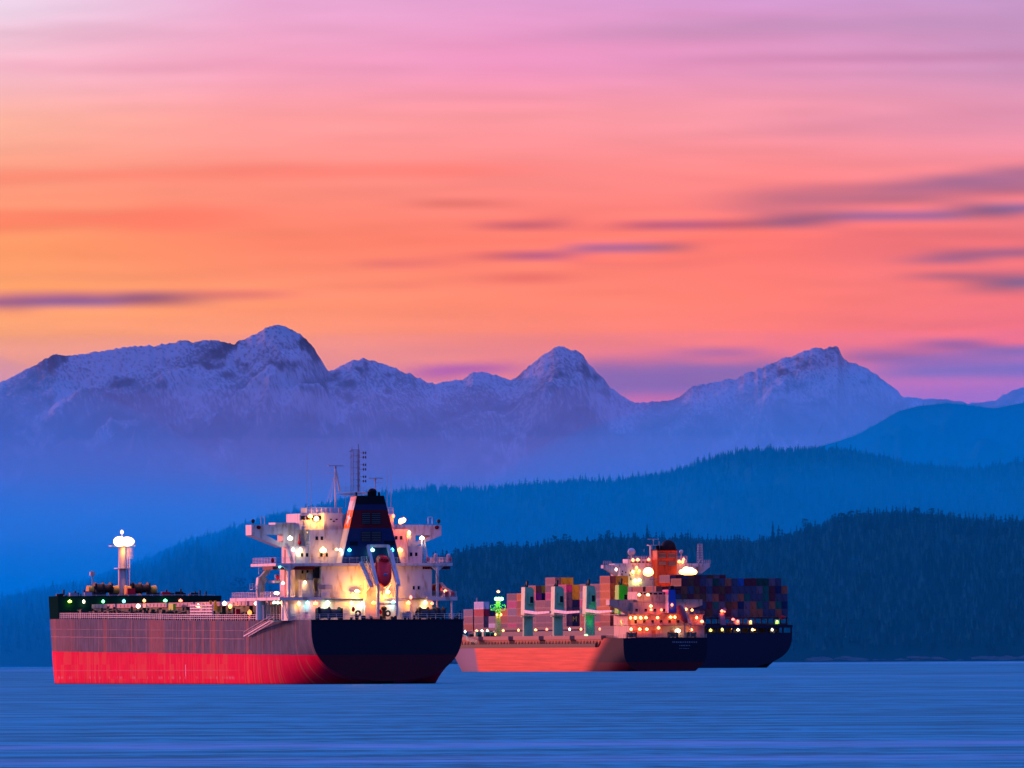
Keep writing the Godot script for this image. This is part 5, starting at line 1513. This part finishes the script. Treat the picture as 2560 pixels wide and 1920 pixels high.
	for k in 6: part("window", qbox(Mb.new(), h, 484 + k * 52, 672, 520 + k * 52, 690, W - 1.14, 0.14), glass, brg)
	# funnel, white to port and blue aft
	var fu := Mb.new()
	var f0 := c4(h, 795, 880, W + 2.0); var f1 := c4(h, 862, 640, W + 2.0)
	fu.slab([Vector3(f0.x, f0.y, W + 2.0), Vector3(f1.x + 0.5, f0.y, W + 2.0), Vector3(f1.x, f1.y, W + 2.0), Vector3(f0.x + 0.2, f1.y, W + 2.0)], Vector3(0, 0, -5.6))
	var fun := part("funnel", fu, paint("blue funnel paint", 0.02, 0.07, 0.30, 0.5), s, "funnel, blue aft with a white and pink side")
	for q in [[640.0, 690.0, paint("pink red paint", 0.55, 0.10, 0.22, 0.5)], [690.0, 780.0, white_steel("white steel")], [780.0, 880.0, paint("lilac white paint", 0.5, 0.46, 0.62, 0.5)]]:
		var a := c4(h, 795, q[1], W + 2.0); var b := c4(h, 795, q[0], W + 2.0)
		part("funnel_side", Mb.new().box(Vector3(f0.x - 0.08, a.y, W - 3.4), Vector3(f0.x - 0.01, b.y, W + 1.95)), q[2], fun)
	part("funnel_top", Mb.new().tube(c4(h, 828, 640, W - 0.5), c4(h, 828, 600, W - 0.5), 0.9, 0.7, 12).box(c4(h, 796, 642, W + 1.8), c4(h, 862, 634, W - 3.0)), paint("soot black", 0.004, 0.004, 0.006, 0.7), fun)
	var rm := c4(h, 640, 660, W - 4.0)
	part("radar_mast", Mb.new().tube(rm, rm + Vector3(0, 5.0, 0), 0.25, 0.16, 8).box(rm + Vector3(-1.6, 4.2, -0.2), rm + Vector3(1.6, 4.5, 0.2)), white, s)
	# free fall boat frame at the stern
	var fb := Mb.new()
	fb.beam(c4(h, 880, 800, W + 1.0), c4(h, 960, 1000, -4.0), 0.5).beam(c4(h, 940, 800, W + 1.0), c4(h, 1020, 1000, -4.0), 0.5).beam(c4(h, 960, 1000, -4.0), c4(h, 960, 1135, -4.0), 0.4).beam(c4(h, 1020, 1000, -4.0), c4(h, 1020, 1135, -4.0), 0.4)
	part("lifeboat_davit", fb, white, s)
	var lb := thing("lifeboat", "dark red enclosed lifeboat sloping over the stern of the orange cargo ship", "lifeboat")
	lb.transform = h.t
	var a := c4(h, 905, 815, W + 2.2); var b := c4(h, 975, 985, -3.0)
	var ax := (b - a).normalized()
	var pts := []
	for i in 12:
		var t := i / 11.0
		var r := 1.35 * sqrt(maxf(0.01, 1.0 - pow(absf(2.0 * t - 0.9) / 1.1, 2.6)))
		for j in 12:
			var q := TAU * j / 11.0
			pts.append(a.lerp(b, t) + Vector3(cos(q) * r, 0, 0) + ax.cross(Vector3.RIGHT).normalized() * sin(q) * r)
	part("boat_hull", Mb.new().grid(pts, 12, 12), paint("maroon", 0.16, 0.012, 0.02, 0.45), lb)
	part("cockpit", Mb.new().ball(a.lerp(b, 0.2) + ax.cross(Vector3.RIGHT).normalized() * -1.2, Vector3(0.8, 0.6, 0.6), 10, 6), paint("maroon", 0.16, 0.012, 0.02, 0.45), lb)
	# rail of the poop and a few winches
	part("stern_rail", rail(Mb.new(), [Vector3(-16.0, 11.85, -16.0), Vector3(-16.0, 11.85, -0.3), Vector3(16.0, 11.85, -0.3), Vector3(16.0, 11.85, -12.0)], 1.2, 2.0, 3, 0.08), white, s)
	for u in [-11.0, 5.0, 12.0]: winch(s, Vector3(u, 13.0, -5.0), 1.1, 3.0, dark, dgreen)
	# ---- lamps
	for q in [[490, 693, W + 0.2, WARM, 9.0], [580, 693, W + 0.2, WARM, 9.0], [610, 810, W + 0.6, ORANGE, 9.0], [613, 850, W + 0.6, ORANGE, 7.0], [720, 850, W + 0.6, ORANGE, 7.0], [830, 797, W + 2.6, ORANGE, 4.0], [975, 843, W + 0.4, WARM, 8.0], [1038, 852, W - 1.5, WARM, 8.0],
		[400, 932, W + 0.8, ORANGE, 9.0], [450, 932, W + 0.8, WARM, 9.0], [505, 932, W + 0.8, WARM, 9.0], [560, 930, W + 0.8, ORANGE, 9.0], [680, 930, W + 0.8, ORANGE, 12.0], [815, 925, W + 0.8, ORANGE, 10.0], [860, 925, W + 0.8, ORANGE, 10.0], [1085, 930, W + 0.8, ORANGE, 10.0], [1140, 970, W + 0.6, ORANGE, 9.0], [305, 968, W - 6.0, ORANGE, 8.0],
		[405, 1050, W + 1.0, ORANGE, 9.0], [495, 1050, W + 1.0, ORANGE, 9.0], [568, 1050, W + 1.0, ORANGE, 9.0], [690, 1037, W + 1.0, ORANGE, 9.0], [890, 1066, W + 1.2, Color(1, 0.85, 0.6), 16.0], [1028, 1055, W + 1.0, ORANGE, 11.0]]:
		lamp(s, c4(h, q[0], q[1], q[2]), q[3], q[4] * 1.7, 0.7 if q[4] < 15.0 else 1.1, "deck_light")

# ================================================================ the container ship behind
const PAINTS := {
	"rust red": [0.24, 0.055, 0.035], "wine red": [0.12, 0.022, 0.035], "salmon": [0.36, 0.085, 0.05], "dusty pink": [0.24, 0.115, 0.12], "mauve": [0.14, 0.085, 0.12], "grey": [0.19, 0.18, 0.21],
	"slate blue": [0.055, 0.055, 0.10], "navy blue": [0.012, 0.024, 0.075], "bright blue": [0.015, 0.085, 0.28], "teal green": [0.012, 0.10, 0.085], "dark green": [0.012, 0.055, 0.045], "magenta": [0.52, 0.04, 0.16],
	"crimson": [0.50, 0.03, 0.05], "orange": [0.62, 0.16, 0.03], "yellow": [0.62, 0.34, 0.03], "white": [0.62, 0.60, 0.62], "brown": [0.12, 0.045, 0.03]}  # yellow is lamplight on the door ends, put into the colour
const ORD := ["first", "second", "third", "fourth", "fifth", "sixth", "seventh", "eighth", "ninth", "tenth", "eleventh", "twelfth", "thirteenth", "fourteenth", "fifteenth", "sixteenth", "seventeenth", "eighteenth", "nineteenth", "twentieth", "twenty-first", "twenty-second", "twenty-third", "twenty-fourth", "twenty-fifth", "twenty-sixth", "twenty-seventh", "twenty-eighth", "twenty-ninth"]

func container_mesh(wide: float, high: float, long: float) -> ArrayMesh:
	var mb := Mb.new()
	var a := wide * 0.5
	mb.box(Vector3(-a + 0.1, 0.1, -long + 0.1), Vector3(a - 0.1, high - 0.08, -0.12))
	for x in [-1.0, 1.0]:
		for z in [0.0, -long]:
			var z1: float = z - 0.22 if z == 0.0 else z + 0.22
			mb.box(Vector3(x * a, 0, z), Vector3(x * (a - 0.2), high, z1))
		mb.box(Vector3(x * a, 0.0, -0.2), Vector3(x * (a - 0.14), 0.22, -long + 0.2))
		mb.box(Vector3(x * a, high - 0.2, -0.2), Vector3(x * (a - 0.14), high, -long + 0.2))
	for k in 16:   # corrugation of the long sides
		var z := -0.4 - (long - 0.9) * k / 16.0
		for x in [-1.0, 1.0]: mb.box(Vector3(x * (a - 0.02), 0.24, z), Vector3(x * (a - 0.12), high - 0.22, z - (long - 0.9) / 34.0))
	mb.box(Vector3(-a + 0.18, 0, -0.02), Vector3(a - 0.18, 0.2, -0.2))
	mb.box(Vector3(-a + 0.18, high - 0.22, -0.02), Vector3(a - 0.18, high, -0.2))
	for x in [-0.66, -0.25, 0.25, 0.66]:   # lock rods of the doors
		mb.box(Vector3(x * a - 0.05, 0.2, -0.05), Vector3(x * a + 0.05, high - 0.22, -0.13))
	mb.box(Vector3(-0.03, 0.2, -0.09), Vector3(0.03, high - 0.22, -0.14))
	return mb.mesh()

func box_mat(col: String) -> StandardMaterial3D:
	if mats.has("container " + col): return mats["container " + col]
	var c: Array = PAINTS[col]
	return white_steel("container " + col, c[0], c[1], c[2])

func stow(h: Hull, m: ArrayMesh, p: Vector3, col: String, label: String, group: String) -> void:
	var o := MeshInstance3D.new()
	o.name = numbered("shipping_container")
	o.mesh = m
	o.material_override = box_mat(col)
	add_child(o)
	o.transform = h.t * Transform3D(Basis(), p)
	tag(o, label, "container", group)

func make_ship3() -> void:
	var h := Hull.new()
	moor(h, "container_ship", "dark hulled container ship stacked with containers, furthest of the three ships", 1812.0, 4300.0, 18.0)
	var s := h.node
	var white := white_steel("white steel")
	var navy := paint("navy hull paint", 0.010, 0.014, 0.032, 0.4)
	var dark := paint("dark steel", 0.018, 0.022, 0.024, 0.6)
	var glass := paint("dark window glass", 0.008, 0.010, 0.014, 0.12)
	var orange := white_steel("funnel orange red", 0.36, 0.06, 0.02)
	# ---- hull
	var half := func(w: float, v: float) -> float:
		var a := -w
		var n := lerpf(4.0, 10.0, smoothstep(0.0, 70.0, a))
		var vb := lerpf(-1.0, -9.0, minf(1.0, a / 40.0))
		var t := clampf((18.6 - v) / (18.6 - vb), 0.0, 1.0)
		var hb := 31.6 * pow(maxf(0.0, 1.0 - pow(t, n)), lerpf(0.6, 0.4, smoothstep(0.0, 40.0, a)))
		var start := lerpf(205.0, 262.0, smoothstep(0.0, 16.0, v))
		if a > start:
			var stem := 292.0 + 1.3 * v
			hb *= sqrt(maxf(0.0, 1.0 - pow(clampf((a - start) / (stem - start), 0.0, 1.0), 1.7)))
		return hb
	var f := func(w: float, t: float) -> Vector3:
		var v := lerpf(15.4 if w > -16.0 else lerpf(18.6, 17.0, smoothstep(-16.0, -120.0, w)), -2.0, t)
		return Vector3(half.call(w, v), v, w)
	var hull := part("hull", loft(h, f, 314.0, 110, 34, -1.0), paint("slate hull paint", 0.035, 0.032, 0.045, 0.38), s)
	part("starboard_side", loft(h, f, 314.0, 60, 26, 1.0), navy, hull)
	part("transom", Mb.new().slab(stern_plate(f, 36), Vector3(0, 0, -0.4)), navy, s, "broad dark navy stern")
	part("mooring_deck", Mb.new().box(Vector3(-31, 15.2, -15.0), Vector3(31, 15.38, -0.5)), dark, s)
	part("aft_deck", Mb.new().box(Vector3(-31.8, 17.6, -314.0 + 60.0), Vector3(31.8, 18.9, 0.1)), navy, s)
	part("gallery_wall", Mb.new().box(Vector3(-31, 15.4, -15.8), Vector3(31, 17.6, -15.0)), paint("gallery paint", 0.16, 0.10, 0.08, 0.6), s)
	for k in 17:
		var u := -31.2 + k * 3.9
		part("gallery_pillar", Mb.new().box(Vector3(u - 0.35, 15.3, -0.45), Vector3(u + 0.35, 17.65, 0.0)), navy, s)
	for k in 6: winch(s, Vector3(-24.0 + k * 9.6, 16.5, -3.2), 0.85, 3.0, dark, paint("rope", 0.06, 0.05, 0.045, 0.9))
	part("lashing_bridge", Mb.new().box(Vector3(-31, 18.9, -5.6), Vector3(31, 19.6, -4.2)).box(Vector3(-31, 21.6, -5.8), Vector3(31, 22.4, -4.0)), paint("maroon steel", 0.05, 0.010, 0.016, 0.6), s)
	for k in 22:
		part("lashing_post", Mb.new().box(Vector3(-31.0 + k * 2.93, 18.9, -5.4), Vector3(-30.6 + k * 2.93, 22.4, -4.8)), paint("maroon steel", 0.05, 0.010, 0.016, 0.6), s)
	part("bow_deck", Mb.new().slab([Vector3(-27, 17.2, -262), Vector3(27, 17.2, -262), Vector3(14, 17.2, -300), Vector3(0, 17.2, -312), Vector3(-14, 17.2, -300)], Vector3(0, 0.2, 0)), dark, s)
	part("bow_mast", Mb.new().tube(c3(h, 218, 800, -10.0), c3(h, 218, 725, -10.0), 0.5, 0.3, 8).box(c3(h, 190, 790, -10.0), c3(h, 246, 770, -8.0)), white, s)
	# ---- aft stack: columns from starboard to port, doors facing us
	var TH := 3.40; var PW := 2.93
	var cm := container_mesh(2.84, 3.34, 14.2)
	var aft := [["slate blue", "navy blue", "slate blue", "salmon"], ["salmon", "teal green", "slate blue", "navy blue", "slate blue"], ["slate blue", "salmon", "wine red", "wine red", "mauve"], ["slate blue", "slate blue", "teal green", "teal green", "dark green"], ["salmon", "teal green", "slate blue", "mauve", "dark green"], ["salmon", "salmon", "slate blue", "slate blue", "wine red"],
		["mauve", "mauve", "teal green", "slate blue", "wine red"], ["slate blue", "navy blue", "salmon", "slate blue", "bright blue"], ["mauve", "rust red", "mauve", "slate blue", "slate blue"], ["wine red", "brown", "slate blue", "wine red", "salmon"], ["slate blue", "mauve", "wine red", "brown", "slate blue"], ["slate blue", "teal green", "salmon", "wine red", "dark green"],
		["brown", "wine red", "mauve", "slate blue", "mauve"], ["wine red", "slate blue", "brown", "wine red", "slate blue"], ["mauve", "wine red", "rust red", "brown", "wine red"], ["slate blue", "brown", "wine red", "slate blue", "brown"], ["wine red", "mauve", "brown", "rust red", "wine red"], ["brown", "wine red", "slate blue", "wine red"], ["wine red", "rust red", "brown", "slate blue"], ["mauve", "wine red", "rust red", "brown"], ["salmon", "rust red", "rust red", "salmon"]]
	for k in aft.size():
		for t in aft[k].size():
			var p := Vector3(30.6 + 1.15 - PW * 0.5 - k * PW, 22.55 + t * TH, -6.0)
			stow(h, cm, p, aft[k][t], "%s container, %s tier up, %s column from the right in the stern stack" % [aft[k][t], ORD[t], ORD[k]], "containers in the stack across the stern")
	# the next bay forward shows over the top, and its port end
	for k in range(8, 17):
		var col: String = ["slate blue", "wine red", "mauve", "brown", "slate blue", "wine red", "rust red"][k % 7]
		stow(h, cm, Vector3(30.6 + 1.15 - PW * 0.5 - k * PW, 22.55 + 4.5 * TH, -21.6), col, "%s container topping the row behind the stern stack, %s column from right" % [col, ORD[k]], "containers showing over the stern stack")
	var ap := [["rust red", "salmon", "rust red", "salmon"], ["salmon", "rust red", "mauve", "dusty pink"]]
	for b in 2:
		for t in 4:
			stow(h, cm, Vector3(-29.2, 22.55 + t * TH, -21.6 - b * 15.4), ap[b][t], "%s container on the port edge, %s tier, %s bay ahead of stern stack" % [ap[b][t], ORD[t], ORD[b]], "containers on the port side aft")
	# ---- bays forward of the superstructure: left edge in the crop, right edge, colours of the port stack upward, doors beside it, yellow where lamplight is painted in
	var bays := [[80.0, ["salmon", "dusty pink", "grey"], []], [190.0, ["dusty pink", "dusty pink", "crimson", "white"], ["brown", "wine red", "slate blue"]], [340.0, ["white", "grey"], ["brown", "rust red"]], [440.0, ["mauve", "salmon", "orange"], []], [532.0, ["magenta", "dusty pink", "grey", "magenta", "mauve"], ["slate blue", "navy blue", "slate blue", "brown", "navy blue"]],
		[633.0, ["mauve", "dusty pink", "salmon", "rust red", "orange"], ["navy blue", "wine red", "slate blue", "navy blue", "slate blue"]], [730.0, ["mauve", "dusty pink", "dusty pink", "mauve", "magenta", "salmon"], ["navy blue", "slate blue", "navy blue", "navy blue", "navy blue", "yellow"]], [828.0, ["mauve", "mauve", "dusty pink", "dusty pink"], ["navy blue", "slate blue", "navy blue", "mauve"]], [930.0, ["mauve", "mauve", "dusty pink", "mauve", "magenta", "mauve", "dusty pink"], ["navy blue", "navy blue", "slate blue", "navy blue", "navy blue", "mauve", "yellow"]],
		[1045.0, ["mauve", "dusty pink", "mauve", "dusty pink", "mauve", "magenta"], ["navy blue", "navy blue", "slate blue", "navy blue", "yellow", "yellow"]], [1285.0, ["salmon", "salmon", "mauve", "magenta", "grey", "mauve"], ["dark green", "navy blue", "teal green", "slate blue", "dark green", "brown"]], [1395.0, ["crimson", "mauve", "orange", "grey", "mauve", "mauve"], ["navy blue", "brown", "teal green", "dark green", "teal green", "brown"]], [1495.0, ["rust red", "salmon", "orange", "orange", "orange", "orange", "salmon"], ["orange", "orange", "orange", "orange", "yellow", "orange", "yellow"]]]  # orange door ends of the last bay also hold lamplight in their colour
	for b in bays.size():
		var q: Array = bays[b]
		var p := c3(h, q[0], 900, -30.5)
		for t in q[1].size():
			stow(h, cm, Vector3(-29.2, 17.4 + t * 3.42, p.z + 14.2), q[1][t], "%s container on the port side, %s tier up, %s bay from the bow" % [q[1][t], ORD[t], ORD[b]], "containers along the port side")
		for t in q[2].size():
			for k in 2:
				stow(h, cm, Vector3(-29.2 + PW * (k + 1), 17.4 + t * 3.42, p.z + 14.2), q[2][t], "%s toned container end, %s tier, %s, %s bay from the bow" % [q[2][t], ORD[t], "second column inboard" if k == 0 else "third column inboard", ORD[b]], "container ends between the forward bays")
	# letters on two of the dark container ends
	var mt := Mb.new()
	for q in [[[0.0, 0.0], [0.0, 1.0]], [[0.0, 1.0], [0.3, 0.4]], [[0.3, 0.4], [0.6, 1.0]], [[0.6, 1.0], [0.6, 0.0]]]:
		var o := c3(h, 1190, 975, -20.0)
		var zz := c3(h, 1045, 900, -30.5).z + 14.3
		var base := Vector3(-27.4, 17.4 + 3.42 + 0.5, zz)
		mt.beam(base + Vector3(q[0][0] * 2.4, q[0][1] * 2.2, 0), base + Vector3(q[1][0] * 2.4, q[1][1] * 2.2, 0), 0.3, 0.12)
	part("container_lettering", mt, paint("yellow lettering", 0.6, 0.42, 0.05, 0.6), s)
	# ---- superstructure
	var W := -72.0
	var tower := part("superstructure", qbox(Mb.new(), h, 285, 400, 1075, 640, W, 12.0), white, s, "tall white superstructure")
	var a0 := c4(h, 285, 640, W); var a1 := c4(h, 285, 400, W)
	part("lower_tower", Mb.new().box(Vector3(a0.x, 18.9, W - 12.0), Vector3(c4(h, 1075, 640, W).x, a0.y - 0.02, W - 0.2)), white, tower)
	part("bridge", qbox(Mb.new(), h, 240, 366, 1140, 402, W - 1.0, 9.0), white, tower)
	part("bridge_roof", qbox(Mb.new(), h, 372, 322, 985, 366, W - 2.0, 7.0), white, tower)
	for k in 2:
		var wn := W - 3.5
		var mb := Mb.new()
		if k == 0: mb.slab([c4(h, 118, 384, wn), c4(h, 290, 384, wn), c4(h, 290, 505, wn), c4(h, 262, 500, wn), c4(h, 135, 418, wn), c4(h, 118, 418, wn)], Vector3(0, 0, -3.5))
		else: mb.slab([c4(h, 1060, 384, wn), c4(h, 1226, 366, wn), c4(h, 1226, 402, wn), c4(h, 1140, 470, wn), c4(h, 1060, 470, wn)], Vector3(0, 0, -3.5))
		var wing := part("bridge_wing", mb, white, s, "port bridge wing" if k == 0 else "starboard bridge wing")
		var x0 := 118.0 if k == 0 else 1145.0
		part("wing_rail", rail(Mb.new(), [c4(h, x0, 384 - 12 * k, wn), c4(h, x0 + 80, 384 - 12 * k, wn)], 1.7, 0.9, 3, 0.12), white, wing)
	part("bridge_rail", rail(Mb.new(), [c4(h, 376, 322, W - 2.2), c4(h, 620, 322, W - 2.2)], 1.3, 1.2, 3, 0.10), white, s)
	part("bridge_rail", rail(Mb.new(), [c4(h, 882, 322, W - 2.2), c4(h, 985, 322, W - 2.2)], 1.3, 1.2, 3, 0.10), white, s)
	for q in [[345, 452], [398, 435], [398, 520], [388, 480], [410, 470], [305, 470], [312, 440]]: part("window", qbox(Mb.new(), h, q[0], q[1], q[0] + 11, q[1] + 18, W + 0.1, 0.2), glass, tower)
	for k in 5: part("window", qbox(Mb.new(), h, 400 + k * 40, 346, 424 + k * 40, 360, W - 1.9, 0.2), glass, tower)
	for q in [[245, 400, 590], [520, 480, 590]]:
		for k in 3: part("side_platform", qbox(Mb.new(), h, q[0] - 60, 575 + k * 52, q[0] + 40, 581 + k * 52, W - 2.0, 6.0), white, s)
	# funnel
	var fn := Mb.new()
	var F := W + 6.0
	qbox(fn, h, 680, 232, 880, 640, F, 9.5)
	var fo := part("funnel", fn, orange, s, "orange red funnel with a black top")
	for q in [[692, 258, 772, 312], [790, 258, 868, 312], [790, 345, 868, 392], [692, 345, 772, 385]]:
		var lo := part("louvre", qbox(Mb.new(), h, q[0], q[1], q[2], q[3], F + 0.12, 0.2), dark, fo)
		var sl := Mb.new()
		for k in 4: qbox(sl, h, q[0] + 3, lerpf(q[1] + 5, q[3] - 8, k / 3.0), q[2] - 3, lerpf(q[1] + 9, q[3] - 4, k / 3.0), F + 0.3, 0.15)
		part("slats", sl, paint("warm slat", 0.4, 0.28, 0.2, 0.5), lo)
	part("funnel_rim", qbox(Mb.new(), h, 674, 222, 884, 233, F + 0.3, 10.2), paint("soot black", 0.004, 0.004, 0.006, 0.7), fo)
	part("funnel_dome", Mb.new().ball(c4(h, 792, 218, F - 3.0), Vector3(3.6, 4.2, 3.0), 16, 10), paint("soot brown", 0.020, 0.008, 0.008, 0.7), fo)
	for x in [672, 685, 716]: part("exhaust_pipe", Mb.new().tube(c4(h, x + 4, 222, F - 3.0), c4(h, x, 182, F - 3.0), 0.62, 0.62, 10), paint("soot black", 0.004, 0.004, 0.006, 0.7), fo)
	# aerials
	part("radome", Mb.new().ball(c4(h, 410, 248, W - 4.0), Vector3(1.75, 1.75, 1.75), 16, 10).tube(c4(h, 410, 322, W - 4.0), c4(h, 410, 265, W - 4.0), 0.3, 0.3, 8), white, s, "white radome ball on a post")
	part("radome", Mb.new().ball(c4(h, 926, 246, W - 4.0), Vector3(0.9, 0.9, 0.9), 12, 8).tube(c4(h, 926, 322, W - 4.0), c4(h, 926, 255, W - 4.0), 0.25, 0.25, 8), white, s, "small radome on a thin post")
	var lm := c4(h, 1120, 375, W - 4.0)
	part("lattice_mast", lattice(Mb.new(), lm, 1.1, 0.8, c4(h, 1120, 165, W - 4.0).y - lm.y, 8, 0.06), white, s)
	part("mast_stay", Mb.new().beam(c4(h, 1082, 400, W - 4.0), c4(h, 1125, 320, W - 4.0), 0.3), white, s)
	var rm := c4(h, 612, 330, W - 2.0)
	part("main_mast", Mb.new().beam(rm, c4(h, 612, 180, W - 2.0), 1.0, 0.8).box(c4(h, 588, 182, W - 1.5), c4(h, 660, 176, W - 4.0)), white, s)
	radar(s, c4(h, 637, 180, W - 2.5), 2.0, 5.2, white)
	radar(s, c4(h, 783, 175, W - 2.5), 0.6, 3.0, white)
	for x in [690, 700, 540]: part("whip_aerial", Mb.new().tube(c4(h, x, 220, W - 3.0), c4(h, x, 135 if x > 600 else 250, W - 3.0), 0.1, 0.05, 5), white, s)
	# provisions crane and boarding gear at the stern quarter
	part("crane_arm", Mb.new().beam(c4(h, 1360, 1010, -3.4), c4(h, 1335, 880, -3.4), 2.2).beam(c4(h, 1335, 880, -3.4), c4(h, 1385, 835, -3.4), 1.2), paint("mauve steel", 0.20, 0.12, 0.16, 0.5), s)
	part("red_liferaft", Mb.new().ball(c4(h, 1972, 928, -2.5), Vector3(1.6, 0.9, 0.8), 10, 6).beam(c4(h, 1940, 905, -2.5), c4(h, 1990, 930, -2.5), 0.3), paint("red paint", 0.45, 0.012, 0.02, 0.5), s)
	for q in [[1488, 950, 1530, 1000], [1632, 955, 1660, 1000], [1900, 952, 1945, 995]]:
		part("deck_hut", qbox(Mb.new(), h, q[0], q[1], q[2], q[3], -3.0, 2.4), white, s)
	# ---- lamps
	for q in [[556, 460, 110.0, 1.9], [584, 455, 160.0, 3.0], [612, 462, 110.0, 1.7], [944, 455, 110.0, 2.0], [978, 448, 150.0, 2.9], [1016, 450, 150.0, 2.9], [1052, 456, 110.0, 2.0]]:
		lamp(s, c4(h, q[0], q[1], W + 9.5), Color(1.0, 0.45, 0.03), q[2] * 1.7, q[3], "floodlight")
	for q in [[425, 332, WARM, 9.0], [475, 330, WARM, 10.0], [588, 328, ORANGE, 14.0], [950, 325, ORANGE, 14.0], [940, 352, WARM, 8.0], [905, 350, WARM, 6.0], [425, 455, Color(1, 0.8, 0.4), 14.0], [490, 446, WARM, 14.0], [462, 412, WARM, 8.0], [665, 450, WARM, 9.0], [668, 480, WARM, 8.0]]:
		lamp(s, c4(h, q[0], q[1], W + 0.9), q[2], q[3], 0.95, "deck_light")
	for q in [[355, 546, Color(0.95, 1, 0.5), 14.0], [448, 545, Color(0.95, 1, 0.55), 11.0], [492, 540, Color(0.95, 1, 0.55), 11.0], [268, 552, WHITE, 9.0], [238, 552, WHITE, 9.0], [240, 640, WARM, 8.0], [250, 430, Color(1, 0.75, 0.7), 9.0]]:
		lamp(s, c4(h, q[0], q[1], W + 0.8), q[2], q[3], 0.95, "deck_light")
	for q in [[1230, 1060, Color(1, 0.85, 0.25), 9.0], [1350, 1053, Color(1, 0.85, 0.35), 8.0], [1455, 1046, WARM, 4.0], [1515, 1057, WHITE, 9.0], [1665, 1055, Color(1, 0.85, 0.5), 7.0], [1687, 1057, WARM, 3.0], [1868, 1055, WHITE, 8.0]]:
		lamp(s, c4(h, q[0], q[1], -0.8), q[2], q[3], 0.8 if q[3] > 5.0 else 0.5, "stern_light")
	for q in [[1463, 948, Color(1, 0.3, 0.08), 9.0, 0.8], [1512, 968, ORANGE, 12.0, 0.8], [1645, 975, Color(1, 0.75, 0.1), 8.0, 0.8], [1920, 972, Color(0.6, 1.0, 0.1), 9.0, 0.8], [1347, 862, ORANGE, 14.0, 0.9], [1375, 868, ORANGE, 4.0, 0.5]]:
		lamp(s, c4(h, q[0], q[1], -2.0), q[2], q[3], q[4], "stern_light")
	# floods on the front of the superstructure that light the container ends ahead
	for u in [-22.0, -12.0]:
		var o := Mb.new().box(Vector3(u - 1.0, 45.0, W - 13.2), Vector3(u + 1.0, 46.0, W - 12.4))
		var fl := part("forward_floodlight", o, glow("light forward", Color(1.0, 0.6, 0.12), 6.0), s)
		var l := OmniLight3D.new()
		l.name = "lamp"; l.light_color = Color(1.0, 0.55, 0.06); l.light_energy = 420.0; l.light_size = 0.5; l.omni_range = 200.0; l.omni_attenuation = 2.0; l.shadow_enabled = true
		fl.add_child(l, true)
		l.position = Vector3(u, 45.5, W - 14.0)

func _ready() -> void:
	rng.seed = 7
	set_light()
	make_land()
	make_trees()
	make_ship1()
	make_ship2()
	make_ship3()
	make_mist()
